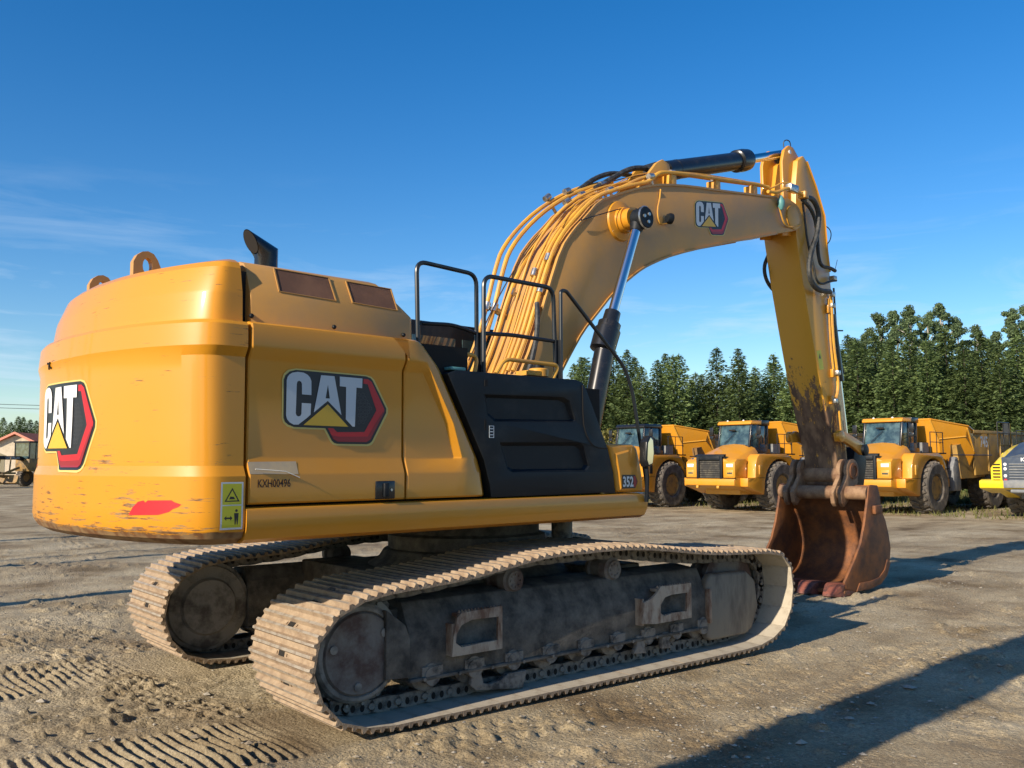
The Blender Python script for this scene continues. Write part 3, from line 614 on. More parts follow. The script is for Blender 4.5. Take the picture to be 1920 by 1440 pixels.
for k, (t, y, h) in enumerate(((.175, -.27, .055), (.175, .12, .10), (.14, .22, .18), (.14, .29, .23), (.235, -.24, .06), (.21, -.10, .06), (.45, -.24, .07), (.46, -.03, .09), (.44, .12, .11), (.42, .2, .2), (.57, -.27, .12), (.64, -.26, .17), (.78, -.26, .165), (.93, -.26, .16), (.50, .1, .16), (.66, .03, .24), (.385, .27, .24), (.40, .13, .10))):
    p = backpt(t-.008, y, h); q = backpt(t+.008, y, h); d = (q-p).normalized(); q = p+d*.085
    mb = MB(); mb.cyl(p, q, .036, n=12)
    if h > .05: s = backpt(t, y, 0); mb.cyl(s, (p+q)/2, .02, n=6)
    mb.build('pipe_clamp', M['zinc'], boom)
for t in (.63, .78, .92):
    a = backpt(t, 0, 0); mb = MB(); mb.box(a.x-.05, a.x+.05, -.31, -.16, a.z-.02, a.z+.135); mb.build('pipe_bracket', M['yellow_pipe'], boom, .005)

# --- boom lift cylinders
for ys in (-1, 1):
    y = .58*ys; f3 = lambda a, b, s=-.58: (SY(a, b, s)[0], y, SY(a, b, s)[1])
    top, neck, bot = f3(1198, 411), f3(1143, 607), f3(1100, 835)
    mb = MB(); mb.cyl(neck, bot, .108, n=28); dv = Vector(top)-Vector(neck); nk = Vector(neck)
    mb.lathe([(.108, -.34), (.135, -.33), (.138, -.10), (.122, -.09), (.122, -.02), (.09, -.01), (.085, .12), (.06, .12)], nk+dv.normalized()*.02, dv, 28)
    for i in range(12):
        t = 2*PI*i/12; q = dv.normalized().to_track_quat('Z', 'Y'); c = nk+q@Vector((.113*math.cos(t), .113*math.sin(t), -.04)); mb.cyl(c, c+dv.normalized()*.04, .012, n=6)
    cyl_ = mb.build('lift_cylinder', M['black_gloss'], exc, ang=40)
    mb = MB(); mb.cyl(neck, top, .054, n=24); mb.build('chrome_rod', M['chrome'], cyl_)
    mb = MB(); T0 = Vector(top); mb.lathe([(.10, 0), (.115, .02), (.115, .10), (.125, .11), (.125, .15), (.11, .165)], T0-Vector((0, ys*.05, 0)), (0, ys, 0), 28); mb.lathe([(.06, 0), (.085, .07), (.085, .14)], T0-dv.normalized()*.16, dv, 20); rodeye = mb.build('rod_eye', M['black'], cyl_)
    for i in range(3):
        mb = MB(); t = 2*PI*i/3+.9; c = T0+Vector((.05*math.cos(t), ys*.114, .05*math.sin(t))); mb.cyl(c, c+Vector((0, ys*.014, 0)), .02, n=10); mb.build('bolt', M['zinc'], rodeye)
    mb = MB(); mb.lathe([(.119, 0), (.132, .012), (.119, .024)], T0+Vector((0, ys*.085, 0)), (0, ys, 0), 28, caps=False); mb.build('eye_ring', M['zinc'], rodeye)
mb = MB(); P = [(SY(a, b, -.36)[0], -.37-.03*k, SY(a, b, -.36)[1]) for k, (a, b) in enumerate(((1085, 414), (1125, 402), (1160, 392), (1178, 393), (1186, 402)))]; mb.tube(P, .007, 6, smooth=2); mb.build('grease_line', M['rail'], boom)

# --- stick
YK = .26
SR = [(1476, 290), (1484, 272), (1494, 271), (1504, 291), (1513, 303), (1530, 350), (1546, 405), (1551, 469), (1556, 510), (1566, 640), (1577, 740), (1590, 850), (1592, 893)]
SLf = [(1560, 898), (1545, 890), (1538, 800), (1532, 700), (1522, 620), (1505, 525), (1492, 440), (1478, 395), (1470, 350), (1470, 310)]
sk = xp(SR+SLf, -YK)
body = xp([(1496, 300), (1506, 292), (1513, 303), (1530, 350), (1546, 405), (1551, 469), (1556, 510), (1566, 640), (1577, 740), (1588, 850), (1593, 905), (1583, 916), (1572, 910), (1568, 855), (1557, 805), (1546, 755), (1535, 700), (1521, 620), (1505, 525), (1493, 440), (1492, 345)], -YK)
mb = MB(); mb.prism(body, -YK, YK); stick = mb.build('stick', M['caked'], exc, .012, ang=30)
for ys in (-1, 1):
    earp = xp([(1476, 440), (1478, 360), (1476, 300), (1480, 278), (1488, 270), (1496, 274), (1506, 292), (1513, 330), (1500, 440)], -YK)
    mb = MB(); mb.prism(earp, ys*.16-.025, ys*.16+.025); ear = mb.build('stick_ear', M['yellow'], stick, .008)
    cc = SY(1489, 283, -YK); mb = MB(); mb.cyl((cc[0], ys*.187, cc[1]), (cc[0], ys*.20, cc[1]), .03, n=12); mb.build('ear_pin', M['lamp'], ear)
for d0, a in ((0, .0),):
    mb = MB(); mb.tube([(SY(a_, b_, -.2)[0], -.12, SY(a_, b_, -.2)[1]) for a_, b_ in ((1479, 274), (1478, 263), (1484, 259), (1491, 263), (1492, 276))], .008, 6, smooth=2); mb.build('grease_hose', M['hose'], stick)
# back edge flange, pipes, hoses of the stick
bk = xp([(1513, 303), (1530, 350), (1546, 405), (1551, 469), (1556, 510)], -YK)
for ys in (-1, 1):
    mb = MB(); mb.tube([(a, ys*YK, b) for a, b in bk], .016, 4); mb.build('edge_flange', M['yellow'], stick)
st = lambda pts, y: [(SY(a, b, y)[0], y, SY(a, b, y)[1]) for a, b in pts]
def skt(name, pts, y, r, m, n=8, sm=2):
    P = []
    for q in pts:
        yy = q[2] if len(q) > 2 else y; P.append((SY(q[0], q[1], yy)[0], yy, SY(q[0], q[1], yy)[1]))
    mb = MB(); mb.tube(P, r, n, smooth=sm); return mb.build(name, M[m], stick)
skt('hydraulic_pipe', [(1558, 555), (1562, 640), (1570, 700), (1572, 730), (1567, 750)], -.31, .024, 'yellow_pipe')
skt('hydraulic_pipe', [(1553, 560), (1557, 640), (1564, 705)], -.29, .018, 'yellow_pipe')
skt('hydraulic_pipe', [(1573, 770), (1577, 812)], -.30, .015, 'yellow_pipe')
skt('rubber_hose', [(1508, 370), (1524, 372), (1533, 390), (1536, 410), (1532, 440), (1520, 475), (1516, 505), (1521, 530), (1535, 545), (1556, 547)], -.40, .038, 'hose')
skt('rubber_hose', [(1504, 374), (1520, 390), (1530, 415), (1533, 450), (1534, 480), (1540, 500), (1556, 502), (1566, 508)], -.37, .027, 'hose')
skt('rubber_hose', [(1505, 380), (1510, 420), (1514, 455), (1526, 500), (1530, 525), (1540, 534), (1558, 527), (1568, 526)], -.34, .017, 'hose')
skt('rubber_hose', [(1440, 440), (1448, 460), (1440, 480), (1432, 500), (1436, 525), (1450, 545), (1466, 555)], .30, .028, 'hose')
skt('rubber_hose', [(1437, 440), (1446, 470), (1455, 490), (1460, 520)], .30, .016, 'hose')
skt('rubber_hose', [(1542, 424), (1552, 425), (1559, 436), (1557, 450), (1551, 458)], .2, .008, 'hose')
skt('vent_cable', [(1566, 505), (1570, 487)], -.25, .004, 'hose', sm=0)
skt('side_rail', [(1563, 540), (1568, 620), (1577, 680), (1582, 700)], .02, .016, 'rail', sm=0)
skt('rail_bracket', [(1568, 620), (1580, 620)], .02, .012, 'rail', sm=0)
for p, y in (((1559, 552), -.31), ((1560, 573), -.31), ((1569, 699), -.31), ((1564, 752), -.31), ((1562, 522), -.31), ((1508, 372), -.37)):
    x, z = SY(*p, y); mb = MB(); mb.box(x-.045, x+.045, y-.045, y+.04, z-.035, z+.035); mb.build('pipe_clamp', M['zinc'], stick, .01)
for p in ((1551, 580), (1560, 700), (1557, 750)):
    x, z = SY(*p, -.27); mb = MB(); mb.box(x-.04, x+.05, -.31, -.262, z-.06, z+.06); mb.build('pipe_bracket', M['yellow'], stick, .005)
q = xp([(1531, 658), (1539, 656), (1545, 692), (1537, 694)], -.265); mb = MB(); flatpoly(mb, q, lambda a, b: (a, -.264, b), 0)
c = Vector((sum(p[0] for p in q)/4, 0, sum(p[1] for p in q)/4)); flatpoly(mb, [(c.x-.035, c.z+.02), (c.x+.02, c.z+.02), (c.x-.01, c.z+.10)], lambda a, b: (a, -.2655, b), 1); mb.build('warning_decal', [M['decal_yellow'], M['logo_black']], stick, flat=True)
x, z = SY(1462, 378, -.36); mb = MB(); mb.lathe([(.02, 0), (.045, .05), (.05, .12), (.02, .20)], (x, -.38, z-.12), (0, 0, 1), 10); mb.build('cable_gland', M['teal'], boom)

# --- stick cylinder on top of the boom
P0, P1, P2, P3 = [Vector((SY(a, b, 0)[0], 0, SY(a, b, 0)[1])) for a, b in ((1205, 330), (1246, 321), (1392, 301), (1478, 287))]
mb = MB(); mb.cyl(P1, P2, .125, n=32); d = P2-P1; mb.lathe([(.125, -.18), (.155, -.16), (.16, -.02), (.15, .10), (.09, .12)], P2, d, 32); mb.lathe([(.128, 0), (.128, .05)], P1+d*.12, d, 32)
mb.box(P1.x-.30, P1.x, -.10, .10, P1.z-.14, P1.z+.03); sc_ = mb.build('stick_cylinder', M['black_gloss'], exc, ang=40)
mb = MB(); mb.cyl(P2, P3, .062, n=24); mb.build('chrome_rod', M['chrome'], sc_)
mb = MB(); P3 = Vector((SY(1472, 293, 0)[0], 0, SY(1472, 293, 0)[1])); mb.cyl(P3-Vector((.0, .12, 0)), P3-Vector((.0, -.12, 0)), .10, n=24); mb.build('rod_eye', M['black'], sc_)
a = backpt(.62, 0, 0)
for ys in (-.15, .15):
    mb = MB(); mb.prism([(P1.x-.75, a.z-.10), (P1.x-.38, P1.z-.02), (P1.x-.26, P1.z+.05), (P1.x-.14, P1.z+.02), (P1.x+.05, a.z-.02)], ys-.025, ys+.025); mb.build('cylinder_bracket', M['yellow_dull'], boom, .006)

# --- bucket linkage and bucket cylinder behind the stick
bcp = lambda px, py: Vector((SY(px, py, -.02)[0], -.02, SY(px, py, -.02)[1]))
A = bcp(1572, 715); B = bcp(1584, 818); C0 = bcp(1556, 590)
mb = MB(); mb.cyl(C0, A, .085, n=20); bc = mb.build('bucket_cylinder', M['black_gloss'], exc)
mb = MB(); mb.cyl(A, B, .05, n=20); mb.build('chrome_rod', M['chrome'], bc)
for ys in (-1, 1):
    lk = xp([(1565, 812), (1574, 806), (1586, 812), (1612, 828), (1622, 838), (1622, 850), (1613, 853), (1596, 838), (1580, 828), (1568, 828)], -.36)
    mb = MB(); mb.prism(lk, ys*.36-.03, ys*.36+.03); l_ = mb.build('linkage_arm', M['yellow'], exc, .01)
    for p in ((1570, 818), (1616, 844)):
        c = SY(*p, -.36); mb = MB(); mb.lathe([(.085, 0), (.085, .05), (.05, .06)], (c[0], ys*.38, c[1]), (0, ys, 0), 20); mb.build('link_boss', M['yellow'] if p[0] < 1600 else M['black'], l_)
mb = MB(); P = xp([(1600, 838), (1620, 838), (1623, 870), (1618, 912), (1600, 915), (1598, 870)], -.2); mb.prism(P, -.22, .22); mb.build('power_link', M['black'], exc, .02)

# --- bucket
YS = .80
side = [(1627, 911), (1633, 909), (1643, 910), (1648, 930), (1650, 955), (1658, 975), (1664, 1000), (1668, 1027), (1666, 1055), (1660, 1078), (1648, 1095), (1628, 1104), (1603, 1109), (1585, 1104), (1582, 1092), (1600, 1052), (1612, 1020), (1619, 985), (1624, 945)]
sb = xp(side, -YS); sb = [(a, max(b, .015)) for a, b in sb]
mb = MB(); mb.prism(sb, -YS-.018, -YS+.018); bucket = mb.build('bucket', M['rust'], exc, .006)
YF = .58
mb = MB(); mb.prism(sb, YF-.018, YF+.018); mb.build('bucket_side', M['rust'], bucket, .006)
# shell: sweep the outer curve from top back round to the lip
cur = sb[2:13]; cur = chaikin(cur); v = []
inn = []
cxm = sum(p[0] for p in sb)/len(sb); czm = sum(p[1] for p in sb)/len(sb)
n = len(cur)
for y in (-YS+.01, YF-.01):
    for a, b in cur: v.append((a-.01, y, b))
for y in (-YS+.01, YF-.01):
    for a, b in cur: d = Vector((cxm-a, czm-b)).normalized()*.03; v.append((a+d.x, y, b+d.y))
f = []
for i in range(n-1): f += [(i, i+1, n+i+1, n+i), (2*n+i, 3*n+i, 3*n+i+1, 2*n+i+1)]
f += [(0, n, 3*n, 2*n), (n-1, 3*n-1, 4*n-1, 2*n-1)]
mb = MB(); mb.add(v, f); mb.build('bucket_shell', M['rust'], bucket, ang=40)
tz_ = SY(1630, 925, -YS); mb = MB(); mb.cyl((tz_[0]-.02, -YS, tz_[1]), (tz_[0]-.02, YF, tz_[1]), .10, n=24); mb.build('torque_tube', M['rust_tube'], bucket)
lipx, lipz = sb[13]
mb = MB(); mb.prism([(lipx-.03, .03), (lipx+.32, .03), (lipx+.34, .075), (lipx-.02, .085)], -YS, YF); mb.build('lip_plate', M['rust'], bucket, .008)
for k in range(4):
    y = -YS+.12+k*(YS+YF-.24)/3; mb = MB()
    prof = [(lipx+.26, .01, .13), (lipx+.26, .15, .13), (lipx-.02, .17, .145), (lipx-.12, .15, .12), (lipx-.25, .06, .08), (lipx-.28, .02, .07), (lipx-.10, .0, .13)]
    n = len(prof); mb.add([(a, y-w, b) for a, b, w in prof]+[(a, y+w, b) for a, b, w in prof], [(i, (i+1) % n, n+(i+1) % n, n+i) for i in range(n)]+[tuple(range(n)), tuple(range(n, 2*n))])
    mb.build('bucket_tooth', M['tooth'], bucket, .015, ang=60)
for ys in (-1, 1):                                            # wear strips and corner shroud on the side plates
    mb = MB(); P = [(a+(cxm-a)*.0, b) for a, b in sb[8:13]]+[(a+(cxm-a)*.18, b+(czm-b)*.16) for a, b in sb[8:13]][::-1]; mb.prism(P, (-YS-.02 if ys < 0 else YF+.02)-.012, (-YS-.02 if ys < 0 else YF+.02)+.012); mb.build('wear_plate', M['rust'], bucket, .004)
    c = SY(1640, 950, -YS); mb = MB(); yq = -YS-.07 if ys < 0 else YF+.018; mb.box(c[0]-.12, c[0]+.10, yq, yq+.052, c[1]-.10, c[1]+.02); mb.build('lifting_tab', M['rust'], bucket, .01)
hc = SY(1602, 883, -.42); hc = (hc[0]-.16, hc[1]); tq = (tz_[0]-.02, tz_[1])
hinge = [(hc[0]+.175*math.cos(t), hc[1]+.175*math.sin(t)) for t in [R(200-20*i) for i in range(13)]]+[(hc[0]+.15, hc[1]-.16), (tq[0]+.20, tq[1]+.02), (tq[0]+.06, tq[1]-.10), (tq[0]-.09, tq[1]-.20), (tq[0]-.145, tq[1]-.15), (tq[0]-.18, tq[1]+.0), (hc[0]-.185, hc[1]-.10)]
for y0 in (-.45, -.33, .30, .42):
    mb = MB(); mb.prism(hinge, y0-.032, y0+.032); hg = mb.build('hinge_plate', M['rust_tube'], bucket, .008)
    if y0 in (-.45, .42):
        c = SY(1602, 883, -.42); c = (c[0]-.16, c[1]); mb = MB(); mb.lathe([(.12, 0), (.12, .03), (.08, .035), (.08, .02)], (c[0], y0+(.02 if y0 > 0 else -.02), c[1]), (0, 1 if y0 > 0 else -1, 0), 24); mb.build('hinge_pin', M['rust'], hg)
c = SY(1575, 890, -.3); mb = MB(); mb.cyl((c[0]+.1, -.33, c[1]), (c[0]+.1, .33, c[1]), .14, n=24); mb.lathe([(.15, 0), (.15, .02)], (c[0]+.1, -.30, c[1]), (0, 1, 0), 24); mb.build('stick_pin', M['rust_tube'], bucket)

# ============================================================ undercarriage (turned by PHI under the upper body)
OUT = [(-2.25, 0), (-1.2, -.004), (0, -.004), (1.2, -.004), (2.08, 0), (2.36, .045), (2.59, .15), (2.715, .33), (2.76, .55), (2.735, .75), (2.65, .895), (2.43, .965), (1.85, .985), (1.4, 1.01), (1.0, 1.06), (.62, 1.105), (.24, 1.13), (-.1, 1.125), (-.4, 1.125), (-.68, 1.11), (-1.0, 1.06), (-1.35, 1.01), (-1.75, .985), (-2.12, .965), (-2.36, .90), (-2.53, .78), (-2.62, .62), (-2.635, .46), (-2.58, .29), (-2.46, .13)]
P = OUT+[OUT[0]]
for _ in range(1):
    Q = []
    for a, b in zip(P[:-1], P[1:]): Q += [(a[0]*.75+b[0]*.25, a[1]*.75+b[1]*.25), (a[0]*.25+b[0]*.75, a[1]*.25+b[1]*.75)]
    P = Q+[Q[0]]
S = along(P); NS = 52; TOT = S[-1]; pitch = TOT/NS
def at_s(s):
    s %= TOT
    for i in range(len(P)-1):
        if s <= S[i+1]: k = (s-S[i])/max(1e-9, S[i+1]-S[i]); return Vector((P[i][0]+(P[i+1][0]-P[i][0])*k, P[i][1]+(P[i+1][1]-P[i][1])*k))
    return Vector(P[-1])
nodes = [at_s(i*pitch+.03) for i in range(NS)]
SW = .9267/2
def shoe_mesh(variant):
    mb = MB(); h = pitch/2; g = .034
    prof = [(-h-.012, -.052), (h-.002, -.052), (h-.002, -.036), (h-.020, -.034), (h-.030, -.002), (h-.046, -.002), (h-.058, -.032), (.020, -.036), (.010, -.006), (-.010, -.006), (-.022, -.036), (-h+.058, -.036), (-h+.044, -.004), (-h+.026, -.004), (-h+.012, -.030), (-h-.012, -.040)]
    n = len(prof); ys = (-SW, -SW+.02, SW-.02, SW)
    v = []
    for k, y in enumerate(ys):
        for a, b in prof: v.append((a*(1 if 0 < k < 3 else .985), y, b if 0 < k < 3 or b < -.03 else b-.008))
    f = [(k*n+i, k*n+(i+1) % n, (k+1)*n+(i+1) % n, (k+1)*n+i) for k in range(3) for i in range(n)]+[tuple(range(n)), tuple(range(3*n, 4*n))]
    mb.add(v, f, 0)
    for i_, q_ in enumerate(mb.f):
        if len(q_) == 4 and len(mb.f) < 60 and min(mb.v[j_][2] for j_ in q_) > -.014: mb.m[i_] = 2
        if len(q_) == 4 and len(mb.f) < 60 and max(mb.v[j_][2] for j_ in q_) < -.050: mb.m[i_] = 3
    z = -.0345
    if variant % 3 == 0:
        for y in (-.065, .065): mb.box(-h+.056, -.022, y-.030, y+.030, z-.004, z+.0018, 1)
    elif variant % 3 == 1:
        mb.box(-h+.058, -.022, -.042, .042, z-.004, z+.0012, 1)
        for y in (-.085, .06): mb.box(-h+.064, -.03, y, y+.012, z-.002, z+.006, 0)
    else:
        mb.box(.024, h-.060, -.040, .040, z-.004, z+.0040, 1)
        for y in (-.10, .10): mb.cyl((.043, y, z), (.043, y, z+.009), .013, n=6)
    return mb
IGM = mat('idler_guard_steel', (.19, .165, .125), .6, col2=(.10, .085, .07), nscale=5, stretch=(1, 1, .3), bump=.2)
link_mb = MB(); hh = pitch/2
for ys in (-1, 1):
    y = ys*.105; prof = [(-hh-.02, -.070), (-hh-.03, -.115), (-hh, -.150), (-.03, -.158), (.03, -.158), (hh-.01, -.150), (hh+.02, -.115), (hh+.01, -.070), (.05, -.054), (-.05, -.054)]
    link_mb.prism(prof, y-.022, y+.022, 0)
    for cxx in (-.035, .04):
        link_mb.prism([(cxx+.018*math.cos(t), -.098+.026*math.sin(t)) for t in [2*PI*i/10 for i in range(10)]], y+ys*.0225, y+ys*.0245, 1)
    link_mb.cyl((-hh+.012, y+ys*.02, -.108), (-hh+.012, y+ys*.034, -.108), .022, n=10)
link_mb.cyl((-hh, -.13, -.108), (-hh, .13, -.108), .026, n=8)
for side_ in (-1, 1):
    YT = side_*(1.834-SW)
    track = empty('crawler_track', (0, 0, 0), PHI, exc)
    if side_ == -1: protos = [shoe_mesh(k) for k in range(3)]; shoes = []; lproto = None
    rnd = random.Random(4)
    for i in range(NS):
        a = nodes[i]; b = nodes[(i+1) % NS]; d = (b-a).normalized(); nn = Vector((d.y, -d.x)); m = (a+b)/2
        ang = math.atan2(-d.y, d.x)     # local x along the track, local z outward
        kv = rnd.choice((0, 1, 1, 2, 0, 1))
        if side_ == -1 and len(shoes) < 3 and not any(s_[0] == kv for s_ in shoes):
            o = protos[kv].build('shoe', [M['shoe'], M['gap'], M['rib'], M['shoe_in']], track, ang=40); shoes.append((kv, o.data))
        else:
            o = bpy.data.objects.new('shoe', [s_[1] for s_ in shoes if s_[0] == kv][0]); COL.objects.link(o); o.parent = track
        flip = Matrix(((d.x, 0, nn.x), (0, 1, 0), (d.y, 0, nn.y))).to_4x4()   # x, y, z columns
        if flip.determinant() < 0: flip = Matrix(((-d.x, 0, nn.x), (0, 1, 0), (-d.y, 0, nn.y))).to_4x4()
        jit = Matrix.Rotation(rnd.uniform(-.012, .012), 4, 'Y')
        o.matrix_local = Matrix.Translation((m.x, YT, m.y))@flip@jit
        if lproto is None: lk_ = link_mb.build('chain_link', [M['link'], M['gap']], track, ang=40); lproto = lk_.data
        else: lk_ = bpy.data.objects.new('chain_link', lproto); COL.objects.link(lk_); lk_.parent = track
        lk_.matrix_local = Matrix.Translation((m.x, YT, m.y))@flip
    # frame: box section with sloped shoulder
    s = side_; FY = s*1.60; c_ = YT
    sec = [(c_+s*.235, .27), (c_+s*.235, .60), (c_+s*.13, .80), (c_-s*.16, .83), (c_-s*.24, .70), (c_-s*.24, .27)]
    mb = MB(); mb.prism(sec, -1.72, 1.62, fn=lambda a, b, c: (c, a, b)); mb.box(-1.72, 1.60, min(c_-s*.26, c_+s*.262), max(c_-s*.26, c_+s*.262), .245, .275)
    mb.box(-1.95, -1.70, c_-.09, c_+.09, .30, .75)
    frame = mb.build('track_frame', M['frame'], exc, .012, ang=30); frame.rotation_euler = (0, 0, PHI)
    for k in range(11): mb = MB(); xx = -1.6+k*.31; mb.cyl((xx, c_+s*.245, .263), (xx, c_+s*.245, .237), .016, n=6) if 0 else mb.cyl((xx, c_+s*.258, .26), (xx, c_+s*.274, .26), .014, n=6); mb.build('flange_bolt', M['link'], frame)
    e_ = [(-1.90, .30), (-1.90, .78), (-1.74, .66), (-1.70, .56), (-1.70, .29)]
    mb = MB(); mb.prism([(a-.02, b) for a, b in e_], min(c_+s*.20, c_+s*.262), max(c_+s*.20, c_+s*.262)); mb.build('frame_end_plate', M['frame'], frame, .008)
    gp = [(1.60, .16), (1.60, .68), (1.66, .75), (2.22, .74), (2.36, .64), (2.40, .38), (2.30, .18), (2.20, .13), (1.66, .13)]
    mb = MB(); mb.prism(gp, min(c_+s*.17, c_+s*.262), max(c_+s*.17, c_+s*.262)); mb.build('idler_guard', IGM, frame, .03, seg=3); mb = MB(); mb.prism(gp, min(c_-s*.17, c_-s*.24), max(c_-s*.17, c_-s*.24)); mb.build('idler_guard', IGM, frame, .03, seg=3)
    mb = MB(); mb.lathe([(.30, -.11), (.40, -.10), (.40, -.05), (.37, -.045), (.37, .045), (.40, .05), (.40, .10), (.30, .11)], (2.13, c_, .545), (0, 1, 0), 40); mb.build('idler_wheel', M['hub'], frame)
    sp_ = []
    for i in range(23*4): t = 2*PI*i/(23*4); r = .40 if i % 4 in (0, 1) else .445; sp_.append((-2.10+r*math.cos(t), .50+r*math.sin(t)))
    mb = MB(); mb.prism(sp_, c_-.035, c_+.035); mb.build('sprocket', M['link'], frame)
    mb = MB(); mb.lathe([(.001, -.27), (.24, -.27), (.26, -.235), (.36, -.225), (.37, -.20), (.40, -.195), (.40, .08), (.395, .10), (.345, .11), (.335, .19), (.315, .215), (.29, .222), (.285, .205)], (-2.10, c_, .50), (0, s, 0), 48); mb.lathe([(.288, .20), (.27, .226), (.10, .236), (.001, .237)], (-2.10, c_, .50), (0, s, 0), 40, 1, caps=False)
    for i in range(18): t = 2*PI*i/18; mb.cyl((-2.10+.36*math.cos(t), c_+s*.13, .50+.36*math.sin(t)), (-2.10+.36*math.cos(t), c_+s*.155, .50+.36*math.sin(t)), .013, n=6)
    fdv = mb.build('final_drive', [M['hub_rim'], M['hub']], frame, ang=30)
    for t in (.6, 2.9, 4.6): mb = MB(); mb.lathe([(.030, 0), (.030, .012), (.018, .014)], (-2.10+.22*math.cos(t), c_+s*.228, .50+.22*math.sin(t)), (0, s, 0), 10); mb.build('oil_plug', M['hub_rim'], fdv)
    for k in range(9):
        x = -1.52+k*.385; mb = MB(); mb.lathe([(.08, -.17), (.135, -.16), (.135, -.07), (.105, -.06), (.105, .06), (.135, .07), (.135, .16), (.08, .17), (.075, .24)], (x, c_, .285), (0, s, 0), 24)
        mb.box(x-.09, x+.09, min(c_+s*.18, c_+s*.25), max(c_+s*.18, c_+s*.25), .25, .34)
        mb.lathe([(.07, 0), (.066, .02)], (x, c_+s*.235, .27), (0, s, 0), 18); mb.build('track_roller', M['link'], frame, ang=30)
    for x in (-.66, .47):
        mb = MB(); mb.lathe([(.06, -.15), (.105, -.14), (.115, -.10), (.09, -.09), (.09, .02), (.115, .03), (.105, .10), (.085, .11), (.075, .13)], (x, c_+s*.03, .87), (0, s, 0), 24)
        for i in range(8): t = PI/4*i; mb.cyl((x+.05*math.cos(t), c_+s*.155, .87+.05*math.sin(t)), (x+.05*math.cos(t), c_+s*.168, .87+.05*math.sin(t)), .009, n=6)
        mb.build('carrier_roller', M['hub'], frame, ang=30)
    if s < 0:
        for outer_, hole_ in (([(848, 1232), (851, 1195), (858, 1158), (866, 1149), (942, 1136), (942, 1216)], [(855, 1206), (856, 1190), (866, 1172), (885, 1162), (935, 1156), (934, 1200), (900, 1206), (866, 1214)]),
                              ([(1205, 1170), (1208, 1130), (1222, 1122), (1232, 1112), (1239, 1100), (1296, 1093), (1297, 1158), (1230, 1170)], [(1239, 1150), (1239, 1134), (1247, 1120), (1260, 1115), (1289, 1111), (1288, 1146), (1262, 1149), (1246, 1155)])):
            ys_ = -1.70; o_ = [TL(a, b, ys_) for a, b in outer_]; h_ = [TL(a, b, ys_) for a, b in hole_]
            mb = MB(); mb.prism(o_, ys_, ys_+.022, 0, [h_])
            x0 = min(p[0] for p in o_)+.04; x1 = max(p[0] for p in o_); zt = max(p[1] for p in o_); zb = min(p[1] for p in h_); xt = min(p[0] for p in o_ if p[1] > zt-.07)
            mb.box(xt+.02, x1-.003, ys_+.022, -1.60, zt-.045, zt-.022); mb.box(x0+.05, x1-.003, ys_+.022, -1.60, zb-.03, zb-.006); mb.box(x0-.03, x0, ys_+.02, -1.60, zb-.06, zt-.09)
            for k in range(14):
                xx = xt+.02+k*(x1-xt-.03)/13; mb.add([(xx-.006, ys_+.004, zt-.012), (xx+.006, ys_+.004, zt-.012), (xx, ys_+.004, zt+.008), (xx-.006, ys_+.02, zt-.012), (xx+.006, ys_+.02, zt-.012), (xx, ys_+.02, zt+.008)], [(0, 1, 2), (3, 5, 4), (0, 3, 4, 1), (1, 4, 5, 2), (2, 5, 3, 0)])
                mb.add([(xx-.006, ys_+.004, zb-.006), (xx+.006, ys_+.004, zb-.006), (xx, ys_+.004, zb+.012), (xx-.006, ys_+.02, zb-.006), (xx+.006, ys_+.02, zb-.006), (xx, ys_+.02, zb+.012)], [(0, 1, 2), (3, 5, 4), (0, 3, 4, 1), (1, 4, 5, 2), (2, 5, 3, 0)])
            mb.build('boarding_step', M['step'], frame, flat=True)
        for q in ([(884, 1248), (910, 1246), (900, 1262), (904, 1280), (915, 1282), (935, 1275), (950, 1262), (985, 1255), (978, 1290), (890, 1294), (880, 1285)], [(1190, 1192), (1212, 1190), (1206, 1215), (1210, 1224), (1186, 1226), (1192, 1210)], [(1240, 1186), (1262, 1184), (1252, 1200), (1256, 1214), (1238, 1216)]):
            mb = MB(); mb.prism([TL(a, b, -1.60) for a, b in q], -1.62, -1.57); mb.build('roller_guard', M['link'], frame, .008)
        mb = MB(); mb.box(1.60, 1.64, -1.66, -1.60, .30, .62); mb.build('guard_rib', M['step'], frame, .01)
mb = MB(); mb.box(-1.0, 1.0, -1.25, 1.25, .52, .80); mb.lathe([(1.05, 0), (.85, .12), (.80, .2)], (0, 0, .80), (0, 0, 1), 36); mb.box(-1.15, -.55, -1.2, 1.2, .50, .86); mb.box(.55, 1.15, -1.2, 1.2, .50, .86)
o = mb.build('car_body', M['frame'], exc, .02); o.rotation_euler = (0, 0, PHI)
mb = MB(); mb.lathe([(.72, 0), (.76, .02), (.76, .14), (.70, .16), (.70, .25), (.78, .26), (.78, .33)], (0, 0, .99), (0, 0, 1), 48); mb.build('swing_ring', M['frame'], exc)
mb = MB(); mb.cyl((.55, -.75, 1.05), (.55, -.75, 1.36), .10, n=16); mb.build('swing_motor', M['link'], exc)
